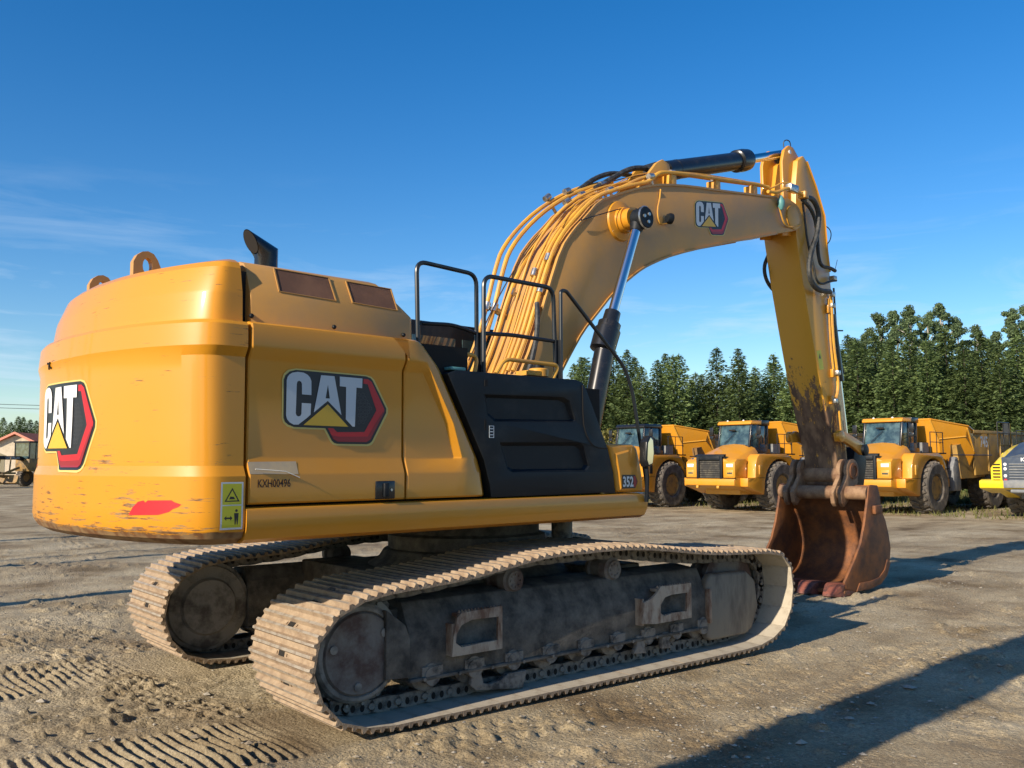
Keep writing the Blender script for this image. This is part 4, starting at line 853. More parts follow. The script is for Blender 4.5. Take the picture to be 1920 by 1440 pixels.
# ============================================================ GROUND
def hash2(ix, iy, seed):
    h = (ix.astype(np.int64)*374761393+iy.astype(np.int64)*668265263+seed*974634777) & 0x7fffffff
    h = ((h ^ (h >> 13))*1274126177) & 0x7fffffff
    return ((h ^ (h >> 16)) & 0xffff)/65535.
def vnoise(x, y, s, seed):
    x = x/s; y = y/s; ix = np.floor(x); iy = np.floor(y); fx = x-ix; fy = y-iy; fx = fx*fx*(3-2*fx); fy = fy*fy*(3-2*fy)
    a = hash2(ix, iy, seed); b = hash2(ix+1, iy, seed); c = hash2(ix, iy+1, seed); d = hash2(ix+1, iy+1, seed)
    return (a+(b-a)*fx)*(1-fy)+(c+(d-c)*fx)*fy-.5
def sstep(a, b, x): t = np.clip((x-a)/(b-a), 0, 1); return t*t*(3-2*t)
cP, sP = math.cos(PHI), math.sin(PHI)
def tyre_marks(x, y, p0, p1, w, pit, depth):
    dx, dy = p1[0]-p0[0], p1[1]-p0[1]; Ln = math.hypot(dx, dy); dx /= Ln; dy /= Ln
    s = (x-p0[0])*dx+(y-p0[1])*dy; t = -(x-p0[0])*dy+(y-p0[1])*dx
    t = t+.06*np.sin(s*.9)
    m = (np.abs(t) < w/2)*sstep(0, .3, s)*sstep(0, .3, Ln-s)*(.4+.9*np.clip(vnoise(x, y, .5, 31)+.5, 0, 1))
    row = np.floor((t+w/2)/(w/3)); ph = s/pit+row*.5; fr = ph-np.floor(ph); tt = (t+w/2)/(w/3)-row
    pitm = sstep(.1, .25, fr)*sstep(.1, .25, .8-fr)*sstep(.08, .25, tt)*sstep(.08, .25, .92-tt)
    return m*(-depth*pitm+depth*.35)
def ground_h(x, y):
    r = np.hypot(x-CX, y-CY); near = 1-sstep(14, 40, r)
    h = vnoise(x, y, 6, 1)*.06+vnoise(x, y, 1.7, 2)*.035*near
    rough = np.clip(vnoise(x, y, 1.1, 3)+.72, .42, 1.15)
    h += near*rough*(vnoise(x, y, .42, 4)*.030+vnoise(x, y, .17, 5)*.026+vnoise(x, y, .075, 6)*.020+vnoise(x, y, .035, 7)*.012)
    cl = vnoise(x, y, .11, 8); h += near*sstep(.22, .42, cl)*sstep(.0, .3, vnoise(x, y, .9, 9)+.15)*.035
    u = x*cP+y*sP; v = -x*sP+y*cP                       # along and across the excavator's tracks
    for c in (-1.37, 1.37):
        t = v-c-.05*np.sin(u*.8+c)-np.where(u < -2.3, (u+2.3)**2*(.012 if c < 0 else .02), 0)*-1
        inb = sstep(.49, .44, np.abs(t)); wear = np.clip(vnoise(x, y, .55, 11)*1.6+.80, 0, 1)
        ph = (u+.025*np.sin(t*5))/.0765; fr = ph-np.floor(ph)
        rib = sstep(.08, .28, fr)*sstep(.0, .22, .72-fr)
        trail = inb*sstep(-2.35, -2.5, u)*sstep(-9.5, -7, u)
        h = h*(1-trail*.45)+trail*wear*(rib*.050-.026)
        foot = sstep(.75, .52, np.abs(t))*sstep(2.9, 2.5, np.abs(u)); h = h*(1-foot)+foot*(-.012+h*.12)
        edge = np.exp(-((np.abs(t)-.56)/.07)**2)*sstep(-9.5, -7, u)*sstep(2.6, 2.2, u); h += edge*(.012+.03*np.clip(vnoise(x, y, .12, 12)+.25, 0, 1))
    for a, b, w, pit, dep in (((40, 1160), (300, 1215), .30, .13, .035), ((10, 1195), (330, 1290), .34, .14, .03), ((200, 1275), (470, 1345), .34, .13, .035), ((90, 1010), (240, 1035), .30, .16, .03), ((0, 1250), (160, 1275), .3, .14, .03), ((700, 1400), (1500, 1270), .5, .15, .022), ((1300, 1420), (1800, 1200), .5, .15, .02)):
        h += tyre_marks(x, y, GR(*a), GR(*b), w, pit, dep)
    # long shallow wheel ruts running across the yard
    q = x*.35+y; h += near*.02*np.sin(q*2.1+.6*np.sin(x*.5))*np.clip(vnoise(x, y, 3, 13)+.4, 0, 1)
    return h*1.0-.012
thA = YAW-R(38); thB = YAW+R(38)
th = np.concatenate([np.linspace(thA, thB, 760), np.linspace(thB, thA+2*PI, 70)[1:-1]])
rr = [0.6]
while rr[-1] < 900:
    r_ = rr[-1]; rr.append(r_*(1.10 if r_ < 2.6 else 1.0042 if r_ < 13 else 1.009 if r_ < 34 else 1.09))
rr = np.array(rr); RR, TH = np.meshgrid(rr, th, indexing='ij'); X_ = CX+RR*np.cos(TH); Y_ = CY+RR*np.sin(TH); Z_ = ground_h(X_, Y_)
nr, nt_ = RR.shape; co = np.stack([X_, Y_, Z_], -1).reshape(-1, 3); co = np.vstack([co, [[CX, CY, -.01]]])
idx = np.arange(nr*nt_).reshape(nr, nt_); nxt = np.roll(idx, -1, 1)
quads = np.stack([idx[:-1], idx[1:], nxt[1:], nxt[:-1]], -1).reshape(-1, 4)
me = bpy.data.meshes.new('ground'); nq = len(quads); ntri = nt_
me.vertices.add(len(co)); me.vertices.foreach_set('co', co.ravel())
loops = np.concatenate([quads.ravel(), np.stack([np.full(nt_, len(co)-1), idx[0], nxt[0]], -1).ravel()])
me.loops.add(len(loops)); me.loops.foreach_set('vertex_index', loops.astype(np.int32))
me.polygons.add(nq+ntri); st_ = np.concatenate([np.arange(nq)*4, nq*4+np.arange(ntri)*3]); me.polygons.foreach_set('loop_start', st_.astype(np.int32))
me.polygons.foreach_set('use_smooth', np.ones(nq+ntri, bool)); me.update(calc_edges=True); me.validate()
def gmat():
    m = bpy.data.materials.new('gravel_yard'); m.use_nodes = True; nt = m.node_tree; n = nt.nodes; l = nt.links; b = n['Principled BSDF']
    b.inputs['Roughness'].default_value = .93; b.inputs['Specular IOR Level'].default_value = .25
    t = n.new('ShaderNodeTexCoord')
    def noise(s, d, rr=.6, sc_=None):
        z = n.new('ShaderNodeTexNoise'); z.inputs['Scale'].default_value = s; z.inputs['Detail'].default_value = d; z.inputs['Roughness'].default_value = rr
        if sc_:
            q = n.new('ShaderNodeMapping'); q.inputs['Scale'].default_value = sc_; q.inputs['Rotation'].default_value = (0, 0, .75); l.new(t.outputs['Object'], q.inputs[0]); l.new(q.outputs[0], z.inputs['Vector'])
        else: l.new(t.outputs['Object'], z.inputs['Vector'])
        return z
    def ramp(src, stops):
        r = n.new('ShaderNodeValToRGB'); e = r.color_ramp.elements
        for i, (p, c) in enumerate(stops):
            q = e[i] if i < 2 else e.new(p); q.position = p; q.color = (*c, 1)
        l.new(src, r.inputs[0]); return r
    big = ramp(noise(.55, 8, .62).outputs['Fac'], [(.34, (.245, .182, .108)), (.62, (.47, .395, .265)), (.48, (.38, .305, .19))])
    streak = ramp(noise(.5, 7, .6, (.25, 2.4, 1)).outputs['Fac'], [(.35, (.78, .77, .75)), (.66, (1.15, 1.15, 1.14))])
    damp = ramp(noise(.9, 4, .5).outputs['Fac'], [(.32, (.60, .55, .48)), (.47, (1, 1, 1))])
    fine = ramp(noise(38, 6, .7).outputs['Fac'], [(.30, (.62, .60, .57)), (.72, (1.30, 1.31, 1.32))])
    vo = n.new('ShaderNodeTexVoronoi'); vo.inputs['Scale'].default_value = 62; l.new(t.outputs['Object'], vo.inputs['Vector'])
    st2 = ramp(vo.outputs['Color'], [(.86, (1, 1, 1)), (.99, (1.45, 1.47, 1.5))])
    cur = big.outputs[0]
    for o in (streak, damp, fine, st2):
        mx = n.new('ShaderNodeMixRGB'); mx.blend_type = 'MULTIPLY'; mx.inputs[0].default_value = 1; l.new(cur, mx.inputs[1]); l.new(o.outputs[0], mx.inputs[2]); cur = mx.outputs[0]
    l.new(cur, b.inputs['Base Color'])
    b1 = n.new('ShaderNodeBump'); b1.inputs['Strength'].default_value = 1.0; b1.inputs['Distance'].default_value = .026
    vd = n.new('ShaderNodeTexVoronoi'); vd.inputs['Scale'].default_value = 42; l.new(t.outputs['Object'], vd.inputs['Vector'])
    nf = noise(24, 9, .75); ad = n.new('ShaderNodeMath'); ad.operation = 'SUBTRACT'; l.new(nf.outputs['Fac'], ad.inputs[0]); 
    mu = n.new('ShaderNodeMath'); mu.operation = 'MULTIPLY'; mu.inputs[1].default_value = .45; l.new(vd.outputs['Distance'], mu.inputs[0]); l.new(mu.outputs[0], ad.inputs[1])
    l.new(ad.outputs[0], b1.inputs['Height'])
    b2 = n.new('ShaderNodeBump'); b2.inputs['Strength'].default_value = .35; b2.inputs['Distance'].default_value = .06; n3 = noise(4.5, 10, .75, (.9, 1.5, 1)); l.new(n3.outputs['Fac'], b2.inputs['Height']); l.new(b1.outputs[0], b2.inputs['Normal'])
    l.new(b2.outputs[0], b.inputs['Normal'])
    return m
me.materials.append(gmat()); go = bpy.data.objects.new('ground', me); COL.objects.link(go); tag(go, kind='structure')
# loose stones
rs = np.random.RandomState(3); V = []; F = []
ico = [(0, 0, 1), (1, 0, .1), (.3, .95, 0), (-.8, .6, .1), (-.8, -.6, 0), (.3, -.95, .1), (0, 0, -.6)]
icf = [(0, 1, 2), (0, 2, 3), (0, 3, 4), (0, 4, 5), (0, 5, 1), (6, 2, 1), (6, 3, 2), (6, 4, 3), (6, 5, 4), (6, 1, 5)]
nst = 34000; ang = YAW+rs.uniform(-R(36), R(36), nst); rad = 3.2+14*rs.uniform(0, 1, nst)**1.3; sx = CX+rad*np.cos(ang); sy = CY+rad*np.sin(ang); dens = vnoise(sx, sy, .9, 21)+vnoise(sx, sy, .3, 22)*.6
su = sx*cP+sy*sP; sv = -sx*sP+sy*cP; free = ~((np.abs(su) < 2.75) & (np.abs(np.abs(sv)-1.37) < .5))
keep = (dens > rs.uniform(-.5, .45, nst)) & free; sx = sx[keep]; sy = sy[keep]; szs = ground_h(sx, sy); size = np.clip(rs.lognormal(math.log(.0068), .55, len(sx)), .003, .03); size = size*np.where(rs.uniform(0, 1, len(size)) < .05, 1.9, 1.0); size = np.minimum(size, .045)
smi = []
for x, y, z, s in zip(sx, sy, szs, size):
    a = rs.uniform(0, 6.28); c, d = math.cos(a), math.sin(a); k = rs.uniform(.7, 1.3, 3); o = len(V); kk = rs.uniform(.75, 1.25, 7)
    for (p, q, r), w in zip(ico, kk):
        p, q, r = p*k[0]*w, q*k[1]*w, r*.5*w; V.append((x+(p*c-q*d)*s, y+(p*d+q*c)*s, z+s*.2+r*s))
    F += [(i+o, j+o, l_+o) for i, j, l_ in icf]; smi += [int(rs.randint(0, 3))]*10
me = bpy.data.meshes.new('loose_gravel'); me.from_pydata(V, [], F)
for c in ((.33, .28, .20), (.26, .21, .145), (.37, .33, .26)): me.materials.append(mat('pebble', c, .9, col2=tuple(k*.7 for k in c), nscale=30))
me.polygons.foreach_set('material_index', smi)
so = bpy.data.objects.new('loose_gravel', me); COL.objects.link(so); tag(so, 'small loose pebbles and grit scattered over the near part of the yard', 'gravel', kind='stuff')

# ============================================================ DUMP TRUCKS (local +x is the nose, origin under the front axle)
def wheel_meshes():
    t = MB(); r = .92; w = .36
    t.lathe([(.42, -w*.7), (.50, -w*.96), (.80, -w*1.02), (r-.06, -w*.93), (r-.04, -w*.7), (r-.04, w*.7), (r-.06, w*.93), (.80, w*1.02), (.50, w*.96), (.42, w*.7)], (0, 0, 0), (0, 1, 0), 40, caps=False)
    for i in range(22):
        for s in (-1, 1):
            a = 2*PI*(i+(.5 if s > 0 else 0))/22; M_ = Matrix.Rotation(a, 4, 'Y')@Matrix.Translation((0, 0, r-.03))@Matrix.Rotation(s*.45, 4, 'Z')
            t.box(-.055, .055, .02*s if s > 0 else -.33, .33 if s > 0 else -.02, -.03, .035, 0, M_)
    rm = MB(); rm.lathe([(.43, .26), (.41, .29), (.38, .24), (.35, .10), (.26, .06), (.24, .16), (.17, .18), (.001, .19)], (0, 0, 0), (0, 1, 0), 32); rm.lathe([(.43, -.26), (.41, -.29), (.38, -.24), (.30, -.1), (.001, -.1)], (0, 0, 0), (0, 1, 0), 24)
    for i in range(12): a = 2*PI*i/12; rm.cyl((.31*math.cos(a), .07, .31*math.sin(a)), (.31*math.cos(a), .12, .31*math.sin(a)), .02, n=6)
    return t, rm
_tm, _rm = wheel_meshes(); TYRE = RIM = None
def wheel(x, y, parent):
    global TYRE, RIM
    if TYRE is None:
        t = _tm.build('wheel', M['tyre'], parent, ang=30); rm = _rm.build('rim', M['rim'], t); TYRE, RIM = t.data, rm.data
    else:
        t = bpy.data.objects.new('wheel', TYRE); COL.objects.link(t); t.parent = parent
        rm = bpy.data.objects.new('rim', RIM); COL.objects.link(rm); rm.parent = t
    t.location = (x, y, .90); t.rotation_euler = (0, random.uniform(0, 1), 0 if y > 0 else PI)
    return t
def polyp(mb, pts, y0, y1, mi=0): return mb.prism(pts, y0, y1, mi)
def dump_truck(label, loc, rz, style, number=None):
    root = tag(empty('dump_truck', (loc[0], loc[1], 0), rz), label, 'dump truck', 'dump trucks parked in front of the spruces')
    ym = M['bright_yellow'] if style == 'k' else M['yellow']
    D = .03
    # hood: tapered, ridged
    hood = [( .80, 1.00, 2.50, .62), (1.4, 1.02, 2.33, .60), (2.1, 1.0, 2.08, .62), (2.42, .96, 1.98, .66)]
    mb = MB(); v = []
    for x, w, zt, k in hood:
        for y, z in ((-w, 1.0), (-w-.01, zt-.38), (-w*.86, zt-.16), (-w*.50, zt-.02), (0, zt+.02), (w*.50, zt-.02), (w*.86, zt-.16), (w+.01, zt-.38), (w, 1.0)): v.append((x, y, z))
    if style == 'k': v = [(x, y*1.42, z) for x, y, z in v]
    f = [(k*9+i, k*9+i+1, (k+1)*9+i+1, (k+1)*9+i) for k in range(3) for i in range(8)]+[tuple(range(9)), tuple(range(27, 36))]
    mb.add(v, f); hd = mb.build('hood', ym, root, .03, ang=22)
    if style == 'k':
        mb = MB(); v = []
        for x, w, zt, k in hood:
            for y, z in ((-1.02, zt-.45), (-1.0, zt-.08), (-.5, zt+.05), (.5, zt+.05), (1.0, zt-.08), (1.02, zt-.45)): v.append((x+.012, y, z))
        f = [(k*6+i, k*6+i+1, (k+1)*6+i+1, (k+1)*6+i) for k in range(3) for i in range(5)]+[tuple(range(18, 24))]; mb.add(v, f); mb.build('hood_band', M['navy'], hd, ang=22)
        mb = MB(); mb.box(2.40, 2.50, -1.02, 1.02, 1.02, 1.95); gr = mb.build('radiator_grille', M['navy'], root, .04)
        for k in range(8): mb = MB(); mb.box(2.50, 2.53, -.78, .78, 1.12+k*.085, 1.15+k*.085); mb.build('grille_bar', M['grey'], gr)
        for s in (-1, 1):
            for k in range(7): mb = MB(); mb.box(2.40, 2.445, min(s*1.08, s*1.30), max(s*1.08, s*1.30), 1.10+k*.10, 1.14+k*.10); mb.build('vent_slot', M['gap'], hd)
            for z, m_ in ((1.72, 'lamp'), (1.58, 'lamp'), (1.36, 'lamp'), (1.22, 'red')): mb = MB(); mb.cyl((2.49, s*.90, z), (2.515, s*.90, z), .05, n=14); mb.build('lamp', M[m_], gr)
        decal_text('maker_name', 'KOMATSU', .12, lambda a, b: (2.515, a, 1.87+b), M['white'], gr, 1.15, .02)
    else:
        mb = MB(); gw = .56
        for b in ((-gw, -gw+.10, 1.02, 2.02), (gw-.10, gw, 1.02, 2.02), (-gw+.1, gw-.1, 1.88, 2.02), (-gw+.1, gw-.1, 1.02, 1.10)): mb.box(2.38, 2.52, *b)
        mb.prism([(2.36, 1.98), (2.50, 1.98), (2.50, 2.06), (2.34, 2.10)], -gw-.08, gw+.08)
        gr = mb.build('radiator_grille', M['black'], root, .015)
        mb = MB(); mb.box(2.40, 2.44, -gw+.1, gw-.1, 1.1, 1.88); mb.build('grille_core', mat('dusty_radiator', (.035, .033, .03), .7, col2=(.09, .08, .06), nscale=6), gr, flat=True)
        for k in range(9): mb = MB(); mb.box(2.44, 2.465, -gw+.1, gw-.1, 1.15+k*.08, 1.165+k*.08); mb.build('grille_bar', M['gap'], gr, flat=True)
        for s in (-1, 1):
            c0, c1 = sorted((s*.57, s*1.07)); mb = MB(); v_ = [(2.38, c0, 1.24), (2.46, c0, 1.24), (2.46, c0, 1.80), (2.30, c0, 1.92), (1.7, c0, 1.92), (1.7, c0, 1.24)]; v_ += [(a, c1, b) for a, _, b in v_]; mb.add(v_, [(0,1,2,3,4,5), (11,10,9,8,7,6)]+[(i, (i+1) % 6, 6+(i+1) % 6, 6+i) for i in range(6)]); mb.build('front_cheek', ym, hd, .03)
            y0, y1 = sorted((s*.72, s*1.0)); mb = MB(); mb.box(2.42, 2.475, y0, y1, 1.63, 1.75); mb.build('headlight', M['lamp'], root, .012)
            mb = MB(); mb.box(2.42, 2.472, y0, y1, 1.30, 1.53); fl = mb.build('fog_lamp_panel', M['yellow_dull'], root, .012)
            for k in range(3): mb = MB(); yy = s*(.79+.07*k); mb.cyl((2.46, yy, 1.41), (2.48, yy, 1.41), .035, n=12); mb.build('fog_lamp', M['glass'], fl)
    # bumper and belly
    bw = 1.70 if style == 'k' else 1.09
    mb = MB(); polyp(mb, [(1.6, .78), (2.40, .92), (2.53, .97), (2.54, 1.20), (2.35, 1.24), (1.6, 1.24)], -bw, bw)
    bp = mb.build('bumper', ym, root, .025)
    if style == 'k': mb = MB(); mb.box(2.50, 2.60, -.95, .95, .98, 1.22); mb.build('bumper_guard', M['grey'], bp, .02); mb = MB(); mb.cyl((2.50, -.75, .88), (2.50, .75, .88), .06); mb.build('tow_bar', M['grey'], bp)
    else:
        for s in (-.55, .35): mb = MB(); mb.box(2.46, 2.58, s, s+.10, .86, .96); mb.build('tow_eye', M['yellow_dull'], bp, .02)
        mb = MB(); mb.box(2.44, 2.50, -1.1, 1.1, 1.225, 1.245); mb.build('bumper_seam', M['gap'], bp)
    mb = MB(); mb.box(-1.2, 1.7, -.75, .75, .62, 1.05); mb.prism([(.9, .62), (1.7, .78), (2.4, .92), (2.4, 1.0), (.9, 1.0)], -1.0, 1.0); mb.build('chassis', M['yellow_dull'] if style != 'k' else M['grey'], root, .02)
    mb = MB(); mb.cyl((0, -1.1, .9), (0, 1.1, .9), .18); mb.build('front_axle', M['grey'], root)
    # fenders with wheel arches
    for s in (-1, 1):
        arch = [(1.03*math.cos(a)*1.02, .90+1.03*math.sin(a)) for a in [PI*(i/14) for i in range(15)]]
        P_ = [(2.35, 1.24), (2.35, .93), (1.10, .62)]+[(max(-1.05, min(1.08, a)), b) for a, b in arch]+[(-1.25, .92), (-1.25, 1.15), (-1.02, 1.70), (-.75, 2.02), (-.45, 2.12), (1.35, 2.10), (1.50, 1.98), (1.62, 1.72), (1.66, 1.24)]
        y0, y1 = sorted((s*.98, s*1.40)); P_ = [(min(a, 2.15) if a > 1.6 else a, b) for a, b in P_]; mb = MB(); mb.prism(P_, y0, y1); fd = mb.build('fender', ym, root, .03, ang=28)
        mb = MB(); mb.box(1.25, 1.44, min(s*1.40, s*1.435), max(s*1.40, s*1.435), 1.36, 1.70); mb.build('fender_recess', M['yellow_dull'] if style != '740' else M['gap'], fd, .01)
        mb = MB(); mb.box(-.2, 1.6, min(s*1.415, s*1.428), max(s*1.415, s*1.428), 1.225, 1.24) if False else mb.box(1.10, 2.33, min(s*1.415, s*1.428), max(s*1.415, s*1.428), 1.232, 1.246); mb.build('fender_seam', M['gap'], fd)
        wheel(0, s*1.18, root)
    # cab
    zt = 3.48; cw = .92
    cabp = [(-1.55, 1.9), (-1.55, zt-.12), (-1.35, zt), (.02, zt), (.16, zt-.10), (.42, 2.30), (.42, 1.9)]
    if style != 'k' or True:
        mb = MB(); mb.prism([(-1.5, 2.0), (-1.5, zt-.16), (-1.3, zt-.06), (.0, zt-.06), (.12, zt-.14), (.36, 2.32), (.36, 2.0)], -cw+.05, cw-.05); cabo = mb.build('cab', M['glass'], root, .01, ang=25)
        bars = MB()
        for s in (-1, 1):
            y0, y1 = sorted((s*cw, s*(cw-.09)))
            bars.prism([(.10, zt-.12), (.19, zt-.12), (.45, 2.28), (.33, 2.28)], y0, y1); bars.prism([(-.62, 2.0), (-.62, zt-.1), (-.50, zt-.1), (-.50, 2.0)], y0, y1); bars.prism([(-1.55, 1.95), (-1.55, zt-.1), (-1.38, zt-.1), (-1.38, 1.95)], y0, y1)
            bars.prism([(-1.55, 1.55), (-1.55, 2.42), (-.56, 2.42), (-.50, 2.28), (.44, 2.28), (.44, 1.55)], y0, y1)
        bars.box(.30, .43, -cw+.09, cw-.09, 1.9, 2.38); bars.box(-1.56, -1.50, -cw+.09, cw-.09, 1.55, 3.40)
        pl_ = bars.build('cab_frame', M['black_gloss'], root, .015)
        mb = MB(); mb.prism([(-1.60, zt-.14), (-1.60, zt-.02), (-1.40, zt+.06), (.16, zt+.05), (.30, zt-.06), (.28, zt-.13)], -cw-.04, cw+.04); rf = mb.build('roof', M['black_gloss'] if style == '740' else ym, root, .03)
        if style != '740':
            mb = MB(); mb.prism([(-1.58, zt-.16), (-1.58, zt+.075), (-.75, zt+.075), (-.75, zt-.16)], -cw-.055, cw+.055); mb.build('roof_rear_panel', M['black_gloss'], rf, .02)
            for y in (-.45, .45): mb = MB(); mb.lathe([(.05, 0), (.055, .04), (.02, .07)], (.12, y, zt+.03), (0, 0, 1), 12); mb.build('roof_light', M['lamp'], rf)
        mb = MB(); mb.box(.30, .36, -.25, .1, 3.05, 3.12); mb.tube([(.40, -.5, 2.46), (.33, -.2, 2.75), (.30, .05, 2.95)], .012, 6); mb.build('wiper', M['gap'], cabo)
        for s in (-1, 1):
            mb = MB(); mb.tube([(.1, s*.95, 3.30), (.25, s*1.30, 3.32), (.25, s*1.32, 2.75), (.2, s*1.0, 2.6)], .018, 6); mr = mb.build('mirror_arm', M['black'], pl_)
            for z0, z1 in ((2.88, 3.25), (2.68, 2.84)): mb = MB(); mb.box(.20, .28, s*1.34-.11, s*1.34+.11, z0, z1); mb.build('mirror', M['black_gloss'], root, .02)
    if style == 'k':
        for ch in root.children:
            if ch.name.split('.')[0] in ('cab', 'cab_frame', 'roof', 'mirror'): ch.location.y = 1.15
    for ch in list(root.children):
        if ch.name.split('.')[0] in ('cab', 'cab_frame', 'roof', 'mirror'): ch.scale = (.66, .78, .80); ch.location = (.673, ch.location.y, .54)
    if style != 'k':
        for s in (-1, 1):
            mb = MB(); mb.box(-.30, .85, *sorted((s*.73, s*.80)), 1.75, 2.30); pn = mb.build('cab_side_panel', M['black_gloss'], root, .01)
            decal_text('maker_name', 'CAT', .13, lambda a, b: (.32-a*s, s*.803, 2.02+b), M['white'], pn, 1, .02)
    # platform rails beside the cab
    for s in (-1, 1):
        mb = MB(); y = s*1.36
        mb.tube([(.1, y, 2.12), (.1, y, 2.85), (-.9, y, 2.85), (-.9, y, 2.12)], .02, 6); mb.tube([(.1, y, 2.5), (-.9, y, 2.5)], .015, 6); mb.tube([(-.4, y, 2.12), (-.4, y, 2.85)], .015, 6)
        mb.build('platform_rail', M['rail'], root)
    for s in (-1, 1): mb = MB(); mb.box(-1.1, .9, *sorted((s*.72, s*1.38)), 2.08, 2.13); mb.build('platform', M['black'], root)
    mb = MB(); mb.box(-1.0, -.5, -.8, .8, 1.0, 2.5); mb.cyl((-.62, -.9, 2.1), (-.62, -.9, 3.1), .08, n=16); mb.build('exhaust_stack', M['grey'], root)
    # dump body
    bm_ = M['brown_body'] if style == '740' else M['tan_body']
    out = [(-1.95, 2.35), (-1.55, 3.30), (-2.3, 3.42), (-4.9, 2.98), (-8.6, 2.90), (-9.0, 2.3), (-7.2, 1.45), (-3.6, 1.35), (-2.3, 1.05)]
    for s in (-1, 1):
        y0, y1 = sorted((s*1.52, s*1.60)); mb = MB(); mb.prism([(-3.05, 1.30), (-2.80, 2.95), (-8.9, 2.95), (-9.1, 2.3), (-7.3, 1.40)], y0, y1); sdp = mb.build('body_side', bm_, root, .02)
        mb = MB(); mb.box(-8.9, -2.80, min(s*1.58, s*1.68), max(s*1.58, s*1.68), 2.86, 2.98); mb.build('top_rail', bm_, sdp, .01)
        for k in range(4): x = -4.3-k*1.15; mb = MB(); mb.box(x, x+.12, min(s*1.59, s*1.64), max(s*1.59, s*1.64), 1.45, 2.86); mb.build('side_rib', bm_, sdp, .01)
        if number:
            decal_text('model_number', number, .42, lambda a, b: ((-3.78 if s < 0 else -3.78)+a*s*-1, s*1.645 if True else 0, 2.55+b), M['white'], sdp, .85, .03)
    # headboard flare: slanted wall towards the cab, wings sweeping back to the sides
    hb = MB()
    for s in (-1, 1):
        A_ = [(-.85, 0, 3.34), (-1.4, 0, 1.5), (-1.6, s*1.0, 1.15), (-1.3, s*1.05, 2.6), (-.85, s*.95, 3.34), (-2.35, s*1.66, 3.10), (-2.85, s*1.66, 2.15), (-2.85, s*1.60, 2.95), (-2.6, s*1.35, 1.20), (-2.2, s*1.62, 2.7)]
        hb.add(A_, [(0, 1, 2, 3, 4), (4, 3, 9, 5), (3, 2, 8, 6, 9), (5, 9, 7), (9, 6, 7)])
        T_ = .05
        hb.add([(x-.06, y, z-.02) for x, y, z in A_], [(4, 3, 2, 1, 0), (5, 9, 3, 4), (9, 6, 8, 2, 3), (7, 9, 5), (7, 6, 9)])
        hb.tube([(-.88, s*.95, 3.34), (-2.38, s*1.66, 3.10), (-2.88, s*1.62, 2.96)], .04, 6)
    hb.tube([(-.88, -.95, 3.34), (-.88, .95, 3.34)], .04, 6)
    hbo = hb.build('headboard', M['yellow'] if style != 'k' else M['bright_yellow'], root, ang=20)
    for s in (-1, 1):
        for a, b in (((-.86, s*.95, 3.30), (-1.32, s*1.05, 2.5)), ((-2.3, s*1.65, 3.02), (-2.8, s*1.64, 2.2)), ((-1.3, s*1.06, 2.62), (-2.2, s*1.63, 2.72))): mb = MB(); mb.tube([a, b], .035, 4); mb.build('headboard_rib', M['yellow_dull'], hbo)
    mb = MB(); mb.prism([(-3.0, 1.2), (-2.0, 1.2), (-1.7, 2.4), (-3.0, 2.6), (-8.6, 2.6), (-8.8, 2.2), (-7.2, 1.4)], -1.5, 1.5); mb.build('body_floor', bm_, root)
    mb = MB(); mb.box(-8.2, -2.2, -.45, .45, .75, 1.25); mb.cyl((-2.0, 0, .95), (-1.2, 0, .95), .30); mb.build('rear_frame', M['grey'], root, .02)
    for s in (-1, 1):
        mb = MB(); mb.prism([(-1.45, .75), (-1.40, 1.6), (-1.65, 2.0), (-2.0, 1.95), (-2.05, .75)] if style != 'x' else [], s*1.36-.12, s*1.36+.12); mb.build('mud_flap', M['grey'], root, .05)
        mb = MB(); mb.tube([(-.9, s*1.30, .5), (-.95, s*1.34, 1.9)], .02, 6); mb.tube([(-1.2, s*1.30, .5), (-1.25, s*1.34, 1.9)], .02, 6)
        for k in range(4): mb.box(-1.25, -.9, s*1.36-.06, s*1.36+.06, .55+k*.33, .58+k*.33)
        mb.build('ladder', M['black'], root)
        for x in (-4.9, -6.75): wheel(x, s*1.20, root)
        mb = MB(); mb.tube([(-1.2, s*1.5, 2.05), (-2.0, s*1.62, 2.05), (-4.4, s*1.66, 2.05)], .02, 5); mb.build('hand_line', M['rail'], root)
    if style == 'k':
        for s in (-1, 1):
            mb = MB()
            for z in (2.35, 2.75, 3.1): mb.tube([(.5, s*1.45, z), (1.5, s*1.45, z)], .02, 6)
            for x in (.5, 1.0, 1.5): mb.tube([(x, s*1.45, 2.1), (x, s*1.45, 3.1)], .02, 6)
            mb.box(.2, .26, s*1.6-.1, s*1.6+.1, 2.7, 3.1); mb.build('platform_rail', M['rail'], root)
    return root
dump_truck('yellow dump truck with black cab roof and rusty body, right of the excavator mirror', (24.3, 17.35), PI+.02, '740', '740B')
dump_truck('yellow dump truck with yellow cab roof between the excavator and its bucket', (24.9, 12.72), PI-.015, '745')
dump_truck('yellow dump truck with brown body marked 745, right of the excavator bucket', (27.0, 7.95), PI-.03, '745', '745')
dump_truck('lemon yellow dump truck with charcoal hood and grille, cut off by the right edge', (27.9, 2.75), PI-.02, 'k')

